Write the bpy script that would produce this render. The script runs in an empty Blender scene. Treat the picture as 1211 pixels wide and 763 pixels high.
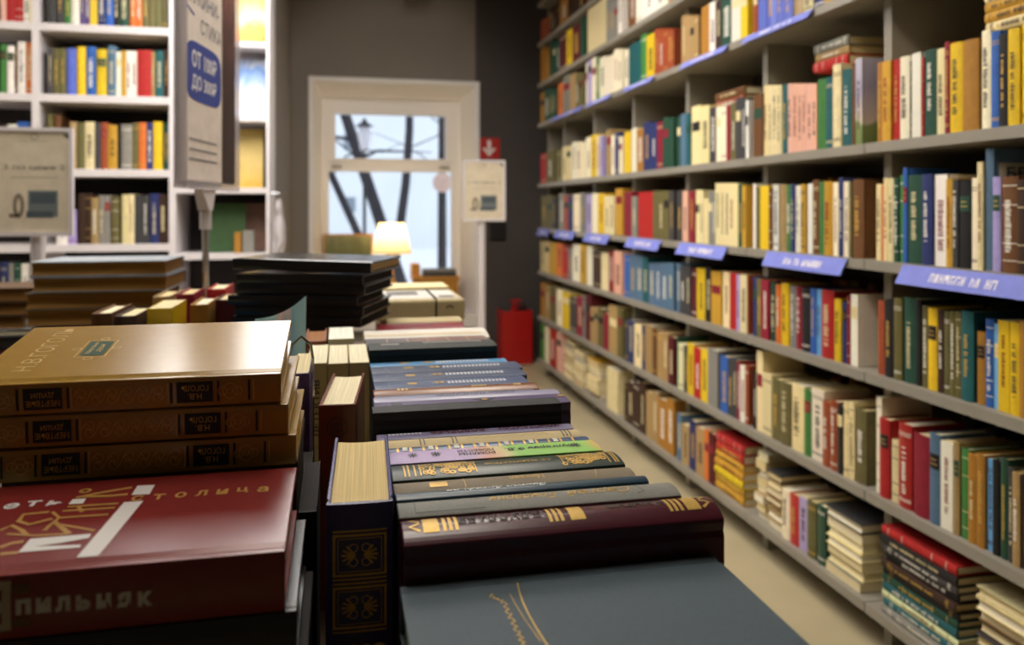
import bpy, math, random
from mathutils import Matrix, Vector
random.seed(7)
SC = bpy.context.scene
COL = SC.collection

# ------------------------------------------------------------------ camera, world, exposure
F = 28.0/36.0*1211.0
TH = math.radians(12.3); CT, ST = math.cos(TH), math.sin(TH)
CAMZ, HY, CX = 1.08, 246.5, 605.5
cam = bpy.data.cameras.new('camera'); cam.lens = 28; cam.sensor_width = 36
cam.shift_y = -(381.5-HY)/1211.0
cam.clip_start = 0.02
cam.dof.use_dof = True; cam.dof.focus_distance = 0.68; cam.dof.aperture_fstop = 6.0
camo = bpy.data.objects.new('camera', cam); COL.objects.link(camo)
camo.location = (0, 0, CAMZ); camo.rotation_euler = (math.pi/2, 0, -TH)
SC.camera = camo
w = bpy.data.worlds.new('overcast_sky'); SC.world = w; w.use_nodes = True
wn = w.node_tree.nodes; wl = w.node_tree.links; wn.clear()
wo = wn.new('ShaderNodeOutputWorld'); wb = wn.new('ShaderNodeBackground')
wb.inputs[0].default_value = (0.82, 0.90, 1.0, 1); wb.inputs[1].default_value = 1.5
wl.new(wb.outputs[0], wo.inputs[0])
vs = SC.view_settings
vs.view_transform = 'Standard'; vs.look = 'None'; vs.gamma = 1; vs.use_curve_mapping = False
vs.exposure = 0.0
SC.cycles.max_bounces = 7; SC.cycles.diffuse_bounces = 4; SC.cycles.glossy_bounces = 3
SC.cycles.caustics_reflective = False; SC.cycles.caustics_refractive = False
SC.cycles.sample_clamp_indirect = 4.0
PANEL_POWER = 12.0      # emission of the ceiling LED panels
PENDANT_POWER = 11.0
SPOT_POWER = 25.0       # watts of each track spot
LAMP_POWER = 3.5

# pixel -> world helpers (a pixel gives a direction; the plane gives the distance)
def ray(px, py):
    xc = (px-CX)/F; yc = (HY-py)/F
    return Vector((CT*xc+ST, -ST*xc+CT, yc))
def at_d(px, py, d):
    r = ray(px, py)*d; return Vector((r.x, r.y, r.z+CAMZ))
def at_x(px, py, X):
    r = ray(px, py); return at_d(px, py, X/r.x)
def at_y(px, py, Y):
    r = ray(px, py); return at_d(px, py, Y/r.y)
def at_z(px, py, z):
    r = ray(px, py); return at_d(px, py, (z-CAMZ)/r.z)

# ------------------------------------------------------------------ colours and materials
def lin(hx):
    def f(v):
        v /= 255.0
        return v/12.92 if v <= 0.04045 else ((v+0.055)/1.055)**2.4
    return (f(int(hx[0:2], 16)), f(int(hx[2:4], 16)), f(int(hx[4:6], 16)), 1.0)
PAL = {
 'cr': ('e6d6a4', 'cream'), 'iv': ('efe6cb', 'ivory'), 'wh': ('eae6dc', 'white'), 'ye': ('e3c021', 'yellow'),
 'go': ('c79a33', 'golden'), 'oc': ('a9772c', 'ochre'), 'ta': ('a88a5c', 'tan'), 'bn': ('6b4525', 'brown'),
 'db': ('3b261b', 'dark brown'), 'or': ('d2702f', 'orange'), 'ru': ('99482a', 'rust'), 're': ('ac2323', 'red'),
 'cm': ('861b30', 'crimson'), 'mr': ('571820', 'maroon'), 'pk': ('e6b29f', 'pale pink'), 'li': ('a99bd0', 'lilac'),
 'pu': ('5d4a80', 'purple'), 'nv': ('2a3468', 'navy'), 'bl': ('2f5fb2', 'blue'), 'lb': ('6cacdc', 'light blue'),
 'sb': ('55738f', 'steel blue'), 'te': ('1f5c62', 'teal'), 'dg': ('22493a', 'dark green'), 'gr': ('3f7d3d', 'green'),
 'ol': ('67613a', 'olive'), 'gy': ('85837d', 'grey'), 'dk': ('403f42', 'charcoal'), 'bk': ('1d1b1e', 'black'),
 'pg': ('d9dcae', 'pale green'), 'vb': ('5f6fc9', 'violet blue'),
}
LIN = {k: lin(v[0]) for k, v in PAL.items()}
def jit(c, a=0.12):
    k = 1+random.uniform(-a, a)
    return (min(1, c[0]*k*(1+random.uniform(-.05, .05))), min(1, c[1]*k), min(1, c[2]*k*(1+random.uniform(-.07, .07))), 1)

MATS = {}
def mat(name, color=None, rough=0.6, metal=0.0, bump=None, var=0.0, varscale=30.0, spec=0.5, emit=0.0, coat=0.0, stripes=False, attr=False, trans=0.0):
    m = bpy.data.materials.new(name); m.use_nodes = True
    nt = m.node_tree; n = nt.nodes; l = nt.links; n.clear()
    out = n.new('ShaderNodeOutputMaterial'); p = n.new('ShaderNodeBsdfPrincipled'); l.new(p.outputs[0], out.inputs[0])
    p.inputs['Roughness'].default_value = rough; p.inputs['Metallic'].default_value = metal
    p.inputs['Specular IOR Level'].default_value = spec; p.inputs['Coat Weight'].default_value = coat
    p.inputs['Transmission Weight'].default_value = trans
    tc = n.new('ShaderNodeTexCoord')
    if attr:
        a = n.new('ShaderNodeVertexColor'); a.layer_name = 'Col'; src = a.outputs[0]
    elif color is None:
        a = n.new('ShaderNodeObjectInfo'); src = a.outputs['Color']
    else:
        a = n.new('ShaderNodeRGB'); a.outputs[0].default_value = color; src = a.outputs[0]
    if var or stripes:
        mp = n.new('ShaderNodeMapping'); l.new(tc.outputs['Object'], mp.inputs[0])
        nz = n.new('ShaderNodeTexNoise'); l.new(mp.outputs[0], nz.inputs['Vector'])
        if stripes:
            mp.inputs['Scale'].default_value = (1400, 6, 6); nz.inputs['Scale'].default_value = 1.0; nz.inputs['Detail'].default_value = 1
        else:
            nz.inputs['Scale'].default_value = varscale; nz.inputs['Detail'].default_value = 4
        mr = n.new('ShaderNodeMapRange'); l.new(nz.outputs[0], mr.inputs[0])
        mr.inputs[1].default_value = 0.3; mr.inputs[2].default_value = 0.7
        mr.inputs[3].default_value = 1-var; mr.inputs[4].default_value = 1+var*0.6
        mx = n.new('ShaderNodeVectorMath'); mx.operation = 'MULTIPLY'
        l.new(src, mx.inputs[0]); l.new(mr.outputs[0], mx.inputs[1]); src = mx.outputs[0]
    l.new(src, p.inputs['Base Color'])
    if emit:
        l.new(src, p.inputs['Emission Color']); p.inputs['Emission Strength'].default_value = emit
    if bump:
        kind, sc, st, dist = bump
        t = n.new('ShaderNodeTexNoise' if kind == 'noise' else 'ShaderNodeTexVoronoi')
        t.inputs['Scale'].default_value = sc; l.new(tc.outputs['Object'], t.inputs['Vector'])
        b = n.new('ShaderNodeBump'); b.inputs['Strength'].default_value = st; b.inputs['Distance'].default_value = dist
        l.new(t.outputs[0], b.inputs['Height']); l.new(b.outputs[0], p.inputs['Normal'])
    MATS[name] = m
    return m
mat('cloth', None, 0.62, bump=('noise', 1500, 0.25, 0.0004), var=0.14, varscale=60, spec=0.35)
mat('gloss', None, 0.32, var=0.06, varscale=25)
mat('matte', None, 0.7, var=0.08, varscale=25, spec=0.3)
mat('leather', None, 0.2, bump=('voronoi', 1100, 0.30, 0.00008), var=0.07, varscale=90, spec=0.6)
mat('redcover', None, 0.27, bump=('noise', 1600, 0.35, 0.00010), var=0.06, varscale=90, spec=0.5)
mat('vinyl', None, 0.27, bump=('noise', 420, 0.12, 0.0002), var=0.05, varscale=60)
mat('linen', None, 0.6, bump=('noise', 2200, 0.5, 0.0006), var=0.10, varscale=500, spec=0.5)
mat('paper', None, 0.8, var=0.17, stripes=True, spec=0.2)
mat('ink', None, 0.5, spec=0.4)
mat('gold', lin('cda650'), 0.42, metal=0.35, var=0.15, varscale=200)
mat('farbooks', None, 0.6, attr=True, spec=0.3)
mat('shelf_grey', lin('8f8a80'), 0.45, var=0.05, varscale=12)
mat('shelf_white', lin('d9d3d6'), 0.5, var=0.03, varscale=12)
mat('shelf_back', lin('4a443e'), 0.7)
mat('shelf_dark_back', lin('2c2829'), 0.8)
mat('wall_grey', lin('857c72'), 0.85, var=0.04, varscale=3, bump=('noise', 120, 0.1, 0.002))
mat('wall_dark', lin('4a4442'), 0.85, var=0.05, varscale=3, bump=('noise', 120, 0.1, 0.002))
mat('plaster', lin('cfc8bd'), 0.85, var=0.03, varscale=3)
mat('ceiling_paint', lin('8b857d'), 0.9)
mat('floor_concrete', lin('b7aa8a'), 0.38, var=0.09, varscale=4, bump=('noise', 60, 0.08, 0.002))
mat('frame_white', lin('f2ece6'), 0.45)
mat('reveal_white', lin('f5f1ee'), 0.7, var=0.02, varscale=8)
mat('table_wood', lin('4a3423'), 0.5, var=0.2, varscale=14)
mat('chrome', lin('c9c9cc'), 0.18, metal=1.0)
mat('metal_dark', lin('2e2d2f'), 0.4, metal=0.6)
mat('snow', lin('eef2f7'), 0.8, var=0.04, varscale=1.5, bump=('noise', 3, 0.5, 0.1))
mat('facade', lin('e6eaee'), 0.9, var=0.05, varscale=0.8)
mat('bark', lin('39353a'), 0.9, var=0.25, varscale=9)
mat('wood_yellow', lin('c68a35'), 0.4, var=0.18, varscale=18)
mat('panel_light', (1.0, 0.93, 0.82, 1), 0.5, emit=PANEL_POWER)
mat('pendant_light_panel', (1.0, 0.96, 0.92, 1), 0.5, emit=PENDANT_POWER)
mat('extinguisher_red', lin('b41c1c'), 0.3, var=0.03, varscale=10)

def mixmat(name, f):
    m = bpy.data.materials.new(name); m.use_nodes = True
    nt = m.node_tree; nt.nodes.clear(); o = nt.nodes.new('ShaderNodeOutputMaterial')
    f(nt.nodes, nt.links, o); MATS[name] = m
def _glass(n, l, o):
    t = n.new('ShaderNodeBsdfTransparent'); g = n.new('ShaderNodeBsdfGlossy'); g.inputs['Roughness'].default_value = 0.03
    fr = n.new('ShaderNodeFresnel'); fr.inputs[0].default_value = 1.35
    x = n.new('ShaderNodeMixShader'); l.new(fr.outputs[0], x.inputs[0]); l.new(t.outputs[0], x.inputs[1]); l.new(g.outputs[0], x.inputs[2]); l.new(x.outputs[0], o.inputs[0])
mixmat('pane_glass', _glass)
def _bag(n, l, o):
    t = n.new('ShaderNodeBsdfTransparent'); t.inputs[0].default_value = (.93, .9, .92, 1)
    g = n.new('ShaderNodeBsdfPrincipled'); g.inputs['Base Color'].default_value = (.75, .72, .74, 1); g.inputs['Roughness'].default_value = 0.12
    x = n.new('ShaderNodeMixShader'); x.inputs[0].default_value = 0.5
    l.new(t.outputs[0], x.inputs[1]); l.new(g.outputs[0], x.inputs[2]); l.new(x.outputs[0], o.inputs[0])
mixmat('clear_plastic', _bag)
def _shade(n, l, o):
    d = n.new('ShaderNodeBsdfDiffuse'); d.inputs[0].default_value = lin('f4e6be')
    t = n.new('ShaderNodeBsdfTranslucent'); t.inputs[0].default_value = lin('f6e2ac')
    x = n.new('ShaderNodeMixShader'); x.inputs[0].default_value = 0.6
    l.new(d.outputs[0], x.inputs[1]); l.new(t.outputs[0], x.inputs[2]); l.new(x.outputs[0], o.inputs[0])
mixmat('lamp_shade', _shade)
def ramp_mat(name, cols, axis, scale, detail=3, rough=0.5, distort=0.0):
    def f(n, l, o):
        p = n.new('ShaderNodeBsdfPrincipled'); p.inputs['Roughness'].default_value = rough; l.new(p.outputs[0], o.inputs[0])
        tc = n.new('ShaderNodeTexCoord'); sp = n.new('ShaderNodeSeparateXYZ'); l.new(tc.outputs['Generated'], sp.inputs[0])
        nz = n.new('ShaderNodeTexNoise'); nz.inputs['Scale'].default_value = scale; nz.inputs['Detail'].default_value = detail
        nz.inputs['Distortion'].default_value = distort
        l.new(tc.outputs['Generated'], nz.inputs['Vector'])
        ad = n.new('ShaderNodeMath'); ad.operation = 'MULTIPLY_ADD'; l.new(nz.outputs[0], ad.inputs[0]); ad.inputs[1].default_value = 0.5
        l.new(sp.outputs[axis], ad.inputs[2])
        su = n.new('ShaderNodeMath'); su.operation = 'SUBTRACT'; l.new(ad.outputs[0], su.inputs[0]); su.inputs[1].default_value = 0.25
        r = n.new('ShaderNodeValToRGB'); e = r.color_ramp.elements
        while len(e) < len(cols): e.new(0.5)
        for i, (q, h) in enumerate(cols): e[i].position = q; e[i].color = lin(h)
        l.new(su.outputs[0], r.inputs[0]); l.new(r.outputs[0], p.inputs['Base Color'])
    mixmat(name, f)
ramp_mat('landscape_painting', [(0, '8a5a20'), (.3, 'b07a2c'), (.5, '55552c'), (.8, '6d7048'), (1, '8a8a66')], 2, 5)
ramp_mat('sunset_cover', [(0, 'd98c3a'), (.3, 'e8b04a'), (.5, 'cfd6b0'), (.75, 'f2d060'), (1, 'f4e2a0')], 2, 2)
ramp_mat('blue_swirl_cover', [(0, 'd5e2f4'), (.35, 'f4efe6'), (.6, '9fc0ee'), (.8, '6f9be2'), (1, 'dbe6f6')], 2, 3, distort=1.5)
ramp_mat('gilt_cover', [(0, 'caa850'), (.5, 'dcc480'), (1, 'c9b26c')], 2, 4, rough=0.25)
ramp_mat('sky_cover', [(0, '6a7c46'), (.25, '7a8a52'), (.3, 'c9bcae'), (.6, '9a96b0'), (1, 'b6b2c4')], 2, 1.2)
ramp_mat('brick_photo', [(0, '2c2022'), (.4, '4a3232'), (.6, '8a5a50'), (1, '6a4640')], 2, 9, distort=1.0)
ramp_mat('brick_spine', [(0, '3a3236'), (.35, '5a4a48'), (.5, '8a5c4a'), (.7, '6c463c'), (1, '7c5a4c')], 2, 9)
ramp_mat('lilac_green_spine', [(0, 'b79fd0'), (.33, 'c2a9d2'), (.42, 'e0a58c'), (.5, 'd8c890'), (.56, '8fca58'), (.92, '96cf5e'), (1, 'e0b060')], 2, 0.4)
ramp_mat('turquoise_print', [(0, '9fd0d0'), (.4, 'b4d8d4'), (.55, 'ecc4b6'), (.7, '86b6c4'), (1, 'a4d0d4')], 0, 4)

# ------------------------------------------------------------------ mesh helpers
def mesh_obj(name, verts, faces, m, parent=None, color=None, smooth=False, link=True):
    me = bpy.data.meshes.new(name); me.from_pydata([tuple(v) for v in verts], [], faces); me.update()
    if m: me.materials.append(MATS[m] if isinstance(m, str) else m)
    if smooth: me.polygons.foreach_set('use_smooth', [True]*len(me.polygons))
    o = bpy.data.objects.new(name, me); COL.objects.link(o)
    if parent: o.parent = parent
    if color: o.color = color
    return o
def tag(o, label, cat, group=None):
    o['label'] = label; o['category'] = cat
    if group: o['group'] = group
    return o
def struct(o): o['kind'] = 'structure'; return o
def empty(name, mtx=None, label=None, cat=None, group=None):
    o = bpy.data.objects.new(name, None); COL.objects.link(o); o.empty_display_size = 0.05
    if mtx is not None: o.matrix_basis = mtx if isinstance(mtx, Matrix) else Matrix.Translation(mtx)
    if label: tag(o, label, cat, group)
    return o
BF = [(0, 3, 2, 1), (4, 5, 6, 7), (0, 1, 5, 4), (1, 2, 6, 5), (2, 3, 7, 6), (3, 0, 4, 7)]
def box(x0, x1, y0, y1, z0, z1):
    return [(x0, y0, z0), (x1, y0, z0), (x1, y1, z0), (x0, y1, z0), (x0, y0, z1), (x1, y0, z1), (x1, y1, z1), (x0, y1, z1)], BF
def join(parts):
    V, Fs = [], []
    for v, f in parts:
        b = len(V); V += list(v); Fs += [tuple(i+b for i in q) for q in f]
    return V, Fs
def boxo(name, b, m, parent=None, color=None, bev=0):
    o = mesh_obj(name, *box(*b), m, parent, color)
    if bev:
        md = o.modifiers.new('bevel', 'BEVEL'); md.width = bev; md.segments = 2
    return o
def lathe(prof, n=20, cx=0, cy=0):
    V, Fs = [], []
    for r, z in prof:
        for i in range(n):
            a = 2*math.pi*i/n; V.append((cx+r*math.cos(a), cy+r*math.sin(a), z))
    for k in range(len(prof)-1):
        for i in range(n):
            j = (i+1) % n; Fs.append((k*n+i, k*n+j, (k+1)*n+j, (k+1)*n+i))
    Fs.append(tuple(range(n))[::-1]); Fs.append(tuple((len(prof)-1)*n+i for i in range(n)))
    return V, Fs
def tube(pts, r, n=8):
    pts = [Vector(p) for p in pts]; V, Fs = [], []
    rr = r if isinstance(r, (list, tuple)) else [r]*len(pts)
    for i, p in enumerate(pts):
        d = (pts[min(i+1, len(pts)-1)]-pts[max(i-1, 0)]).normalized()
        u = d.cross(Vector((0, 0, 1)) if abs(d.z) < 0.9 else Vector((1, 0, 0))).normalized(); v = d.cross(u)
        for k in range(n):
            a = 2*math.pi*k/n; V.append(p+(u*math.cos(a)+v*math.sin(a))*rr[i])
    for i in range(len(pts)-1):
        for k in range(n):
            j = (k+1) % n; Fs.append((i*n+k, i*n+j, (i+1)*n+j, (i+1)*n+k))
    Fs.append(tuple(range(n))); Fs.append(tuple((len(pts)-1)*n+k for k in range(n))[::-1])
    return V, Fs
def axes(x, y, z, loc):
    return Matrix(((x[0], y[0], z[0], loc[0]), (x[1], y[1], z[1], loc[1]), (x[2], y[2], z[2], loc[2]), (0, 0, 0, 1)))

# flat print: lettering and ornament as thin geometry just proud of a surface
TXT = {}
def text2d(s, bold=0.0, shear=0.0):
    k = (s, bold, shear)
    if k in TXT: return TXT[k]
    c = bpy.data.curves.new('lettering', 'FONT'); c.body = s; c.resolution_u = 2; c.offset = bold; c.shear = shear
    o = bpy.data.objects.new('lettering', c); COL.objects.link(o)
    me = bpy.data.meshes.new_from_object(o.evaluated_get(bpy.context.evaluated_depsgraph_get()))
    V = [(v.co.x, v.co.y) for v in me.vertices]; Fs = [tuple(p.vertices) for p in me.polygons]
    bpy.data.objects.remove(o); bpy.data.curves.remove(c); bpy.data.meshes.remove(me)
    xs = [p[0] for p in V]; ys = [p[1] for p in V]
    x0, x1, y0, y1 = min(xs), max(xs), min(ys), max(ys)
    V = [(x-(x0+x1)/2, y-(y0+y1)/2) for x, y in V]
    TXT[k] = (V, Fs, x1-x0, y1-y0); return TXT[k]
def text_at(s, cx, cy, width=None, height=None, rot=0.0, bold=0.0, shear=0.0):
    V, Fs, wd, ht = text2d(s, bold, shear)
    sx = width/wd if width else height/ht; sy = height/ht if height else sx
    ca, sa = math.cos(rot), math.sin(rot)
    return [(cx+x*sx*ca-y*sy*sa, cy+x*sx*sa+y*sy*ca) for x, y in V], Fs
def rect2(x0, x1, y0, y1, n=1):
    V = []
    for i in range(n+1):
        x = x0+(x1-x0)*i/n; V += [(x, y0), (x, y1)]
    return V, [(2*i, 2*i+2, 2*i+3, 2*i+1) for i in range(n)]
def frame2(x0, x1, y0, y1, t):
    return join([rect2(x0, x1, y0, y0+t), rect2(x0, x1, y1-t, y1), rect2(x0, x0+t, y0+t, y1-t), rect2(x1-t, x1, y0+t, y1-t)])
def ribbon(pts, t, closed=False):
    n = len(pts); V = []
    for i in range(n):
        a = pts[(i-1) % n] if closed or i > 0 else pts[i]; b = pts[(i+1) % n] if closed or i < n-1 else pts[i]
        dx, dy = b[0]-a[0], b[1]-a[1]; L = math.hypot(dx, dy) or 1
        V += [(pts[i][0]-dy/L*t/2, pts[i][1]+dx/L*t/2), (pts[i][0]+dy/L*t/2, pts[i][1]-dx/L*t/2)]
    m = n if closed else n-1
    return V, [(2*i, 2*i+1, 2*((i+1) % n)+1, 2*((i+1) % n)) for i in range(m)]
def ring2(cx, cy, r, t, n=16, a0=0, a1=2*math.pi, ry=None):
    cl = abs(a1-a0-2*math.pi) < 1e-6
    return ribbon([(cx+r*math.cos(a0+(a1-a0)*i/(n if cl else n-1)), cy+(ry or r)*math.sin(a0+(a1-a0)*i/(n if cl else n-1))) for i in range(n)], t, cl)
def subdivide(V, Fs, ax, step):
    V = list(V); out = []
    for f in Fs:
        if len(f) != 4: out.append(f); continue
        P = [V[i] for i in f]
        ext = max(p[ax] for p in P)-min(p[ax] for p in P)
        n = int(ext/step)+1
        if n == 1: out.append(f); continue
        if abs(P[1][ax]-P[0][ax])+abs(P[2][ax]-P[3][ax]) < abs(P[2][ax]-P[1][ax])+abs(P[3][ax]-P[0][ax]): P = P[1:]+P[:1]
        b = len(V)
        for k in range(n+1):
            q = k/n
            V.append((P[0][0]+(P[1][0]-P[0][0])*q, P[0][1]+(P[1][1]-P[0][1])*q)); V.append((P[3][0]+(P[2][0]-P[3][0])*q, P[3][1]+(P[2][1]-P[3][1])*q))
        out += [(b+2*k, b+2*k+2, b+2*k+3, b+2*k+1) for k in range(n)]
    return V, out
def deco(name, polys, mapf, m, parent, color=None, label=None):
    V, Fs = join(polys)
    if hasattr(mapf, 'axis'): V, Fs = subdivide(V, Fs, mapf.axis, .003)
    if parent is not None and '_dim' in parent:
        parent = [c for c in parent.children if c.name.startswith('cover')][0]
    o = mesh_obj(name, [mapf(a, b) for a, b in V], Fs, m, parent, color)
    if label: o['label'] = label
    if name in ('small_print', 'spine_ticks', 'spine_checks', 'spine_dots', 'spine_note'): o['kind'] = 'stuff'
    return o

# ------------------------------------------------------------------ books
def cover_geo(h, w, t, bt, bulge, arc):
    g = min(0.008, w*0.07)
    out = [(t/2, w), (t/2, g*1.5), (t/2-min(.0012, t*.08), g), (t/2, g*.35)]
    for i in range(arc+1):
        x = t/2-t*i/arc; out.append((x, -bulge*(1-(2*x/t)**2)))
    out += [(-t/2, g*.35), (-t/2+min(.0012, t*.08), g), (-t/2, g*1.5), (-t/2, w)]
    out += [(-t/2+bt, w), (-t/2+bt, .003), (t/2-bt, .003), (t/2-bt, w)]
    n = len(out)
    V = [(x, y, 0) for x, y in out]+[(x, y, h) for x, y in out]
    Fs = [(i, (i+1) % n, n+(i+1) % n, n+i) for i in range(n)]
    Fs = [f[::-1] for f in Fs]+[tuple(range(n)), tuple(range(2*n-1, n-1, -1))]
    return V, Fs
def pages_geo(h, w, t, bt, over, concave=0.003):
    x = t/2-bt-.0001; y0 = .0034; y1 = w-over; V = []; k = 4
    prof = [(x, y0)]+[(x-2*x*i/k, y1-concave*(1-(2*i/k-1)**2)) for i in range(k+1)]+[(-x, y0)]
    n = len(prof)
    V = [(a, b, over) for a, b in prof]+[(a, b, h-over) for a, b in prof]
    Fs = [(i, n+i, n+(i+1) % n, (i+1) % n) for i in range(n)]+[tuple(range(n-1, -1, -1))[::-1], tuple(range(n, 2*n))[::-1]]
    return V, Fs
PAPER = [lin(x) for x in ('e9ddba', 'e2d3a8', 'd8c594', 'ece4cc')]
BOOKS = 0
def book(h, w, t, color, mtx, label, group=None, cover='cloth', paper=None, bulge=None, arc=6, name='book', soft=False, bev=False, hi=False):
    global BOOKS; BOOKS += 1
    bt = 0.0006 if soft else min(0.0028, t*0.16)
    over = 0.0006 if soft else 0.0032
    if bulge is None: bulge = 0.0004 if soft else min(0.005, t*0.14)
    r = empty(name, mtx, label, 'book', group)
    c = mesh_obj('cover', *cover_geo(h, w, t, bt, bulge, arc), cover, r, color)
    if bev:
        md = c.modifiers.new('bevel', 'BEVEL'); md.width = 0.0007; md.segments = 2; md.limit_method = 'ANGLE'
    mesh_obj('page_block', *pages_geo(h, w, t, bt, over, 0.0008 if soft else min(.004, t*.12)), 'paper', r, paper or random.choice(PAPER))
    r['_dim'] = (h, w, t, bulge)
    return r
def spine_map(r, off=0.0004):
    h, w, t, b = r['_dim']
    def f(x, z): return (x, -b*(1-(2*x/t)**2)-off, z)
    f.axis = 0; return f
UP_L = lambda loc: axes((1, 0, 0), (0, 1, 0), (0, 0, 1), loc)            # upright, spine towards -Y
UP_R = lambda loc: axes((0, -1, 0), (1, 0, 0), (0, 0, 1), loc)           # upright, spine towards -X

def shelf_deco(r, code, style=None):
    h, w, t, b = r['_dim']; mp = spine_map(r)
    light = code in ('cr', 'iv', 'wh', 'ye', 'pk', 'pg', 'go', 'lb', 'li')
    st = style or random.choice(['title', 'title', 'bands', 'label', 'title', 'both', 'none'] if t > .012 else ['title', 'bands', 'none'])
    hx = t*0.5
    ink = random.choice([lin('3a2a22'), lin('7a1c1c'), lin('2b2d33')]) if light else random.choice([lin('d8cba2'), lin('c9a24e'), lin('e8e4da')])
    if st in ('bands', 'both'):
        zz = [h*.08, h*.10, h*.86, h*.89] if random.random() < .6 else [h*.12, h*.3, h*.7, h*.9]
        for pair in (zz[:2], zz[2:]) if zz[1]-zz[0] < h*.05 else [[z] for z in zz]:
            deco('spine_band', [rect2(-hx*.9, hx*.9, z, z+.0018, 4) for z in pair], mp, 'ink', r, ink)
    if st in ('label', ):
        z0 = h*random.uniform(.58, .7); lc = random.choice([lin('1d1b1e'), lin('861b30'), lin('e6d6a4'), lin('22493a')])
        deco('spine_label', [rect2(-hx*.86, hx*.86, z0, z0+h*.17, 4)], mp, 'ink', r, lc)
        deco('spine_label', [rect2(-hx*.6, hx*.6, z0+h*.05, z0+h*.06, 3), rect2(-hx*.5, hx*.5, z0+h*.1, z0+h*.11, 3)], lambda x, z: (mp(x, z)[0], mp(x, z)[1]-.0003, z), 'ink', r, lin('c9a24e'))
    if st in ('title', 'both'):
        z = h*random.uniform(.16, .3); ze = h*random.uniform(.7, .86); q = []
        wd = hx*random.uniform(.3, .5)
        while z < ze:
            L = random.uniform(.0016, .004)
            q.append(rect2(-wd, wd*random.uniform(.5, 1), z, z+L, 2)); z += L+random.uniform(.0012, .0025)
            if random.random() < .13: z += .006
        deco('spine_title', q, mp, 'ink', r, ink)

# ------------------------------------------------------------------ the room
XF = 1.26                     # front of the right-hand shelves
JOINT = 1.724; BAY = 0.578
Y_END = 5.0
YB = 5.55                     # window wall
ZC_ = 2.70                    # ceiling
def st_box(name, b, m): return struct(boxo(name, b, m))
st_box('floor', (-3.4, 2.0, -2.6, 5.95, -0.1, 0), 'floor_concrete')
st_box('ceiling', (-3.4, 2.0, -2.6, 5.95, ZC_, ZC_+.1), 'ceiling_paint')
st_box('wall_right', (1.62, 1.78, -2.6, 5.55, 0, ZC_), 'wall_dark')
st_box('wall_left', (-3.4, -3.25, -2.6, 4.3, 0, ZC_), 'plaster')
st_box('wall_rear', (-3.25, 1.62, -2.6, -2.45, 0, ZC_), 'wall_grey')
st_box('wall_partition', (-3.25, -.31, 4.14, 4.3, 0, ZC_), 'wall_grey')
st_box('wall_return', (-.45, -.31, 4.3, YB, 0, ZC_), 'wall_grey')
# window wall with a splayed opening
WX0, WX1, WZ0, WZ1 = -.168, .945, .34, 1.945
IX0, IX1, IZ0, IZ1 = -.113, .874, .36, 1.875
YI = 5.82
def wall_piece(parts, name, m):
    return struct(mesh_obj(name, *join([box(*b) for b in parts]), m))
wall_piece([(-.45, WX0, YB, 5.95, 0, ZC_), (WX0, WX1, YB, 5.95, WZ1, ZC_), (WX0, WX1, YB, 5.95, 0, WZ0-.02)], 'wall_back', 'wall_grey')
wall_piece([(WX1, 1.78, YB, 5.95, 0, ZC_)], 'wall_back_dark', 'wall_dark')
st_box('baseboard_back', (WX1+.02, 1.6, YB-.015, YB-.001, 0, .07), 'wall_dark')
win = struct(empty('window_1', (0.38, YB, WZ0)))
def wpart(name, V, Fs, m): 
    return mesh_obj(name, [(v[0]-.38, v[1]-YB, v[2]-WZ0) for v in V], Fs, m, win)
O = [(WX0, YB-.012, WZ0), (WX1, YB-.012, WZ0), (WX1, YB-.012, WZ1), (WX0, YB-.012, WZ1)]
I = [(IX0, YI, IZ0), (IX1, YI, IZ0), (IX1, YI, IZ1), (IX0, YI, IZ1)]
wpart('reveal', O+I, [(0, 4, 7, 3), (1, 2, 6, 5), (3, 7, 6, 2)], 'reveal_white')
tw = .028
wpart('casing', *join([box(WX0-tw, WX0, YB-.014, YB-.001, WZ0, WZ1+tw), box(WX1, WX1+tw, YB-.014, YB-.001, 0, WZ1+tw), box(WX0, WX1, YB-.014, YB-.001, WZ1, WZ1+tw)]), 'reveal_white')
wpart('sill', *box(WX0-.02, WX1+.02, YB-.05, YI, WZ0-.09, WZ0-.001), 'frame_white')
PX0, PX1 = -.066, .815
yf0, yf1 = YI, YI+.07
wpart('frame', *join([box(IX0, PX0, yf0, yf1, IZ0, IZ1), box(PX1, IX1, yf0, yf1, IZ0, IZ1), box(PX0, PX1, yf0, yf1, 1.80, IZ1), box(PX0, PX1, yf0, yf1, IZ0, .43), box(PX0, PX1, yf0, yf1, 1.345, 1.415)]), 'frame_white')
wpart('upper_sash', *join([box(PX0, -.02, yf0-.012, yf1-.01, 1.416, 1.80), box(.77, PX1, yf0-.012, yf1-.01, 1.416, 1.80), box(-.02, .77, yf0-.012, yf1-.01, 1.757, 1.80), box(-.02, .77, yf0-.012, yf1-.01, 1.416, 1.438)]), 'frame_white')
wpart('hinge', *join([box(PX0+.02, PX0+.09, yf0-.02, yf0, 1.37, 1.385), box(PX1-.09, PX1-.02, yf0-.02, yf0, 1.37, 1.385)]), 'shelf_grey')
wpart('pane', *box(-.02, .77, yf0+.03, yf0+.034, 1.438, 1.757), 'pane_glass')
wpart('pane', *box(PX0, PX1, yf0+.03, yf0+.034, .43, 1.345), 'pane_glass')

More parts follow.
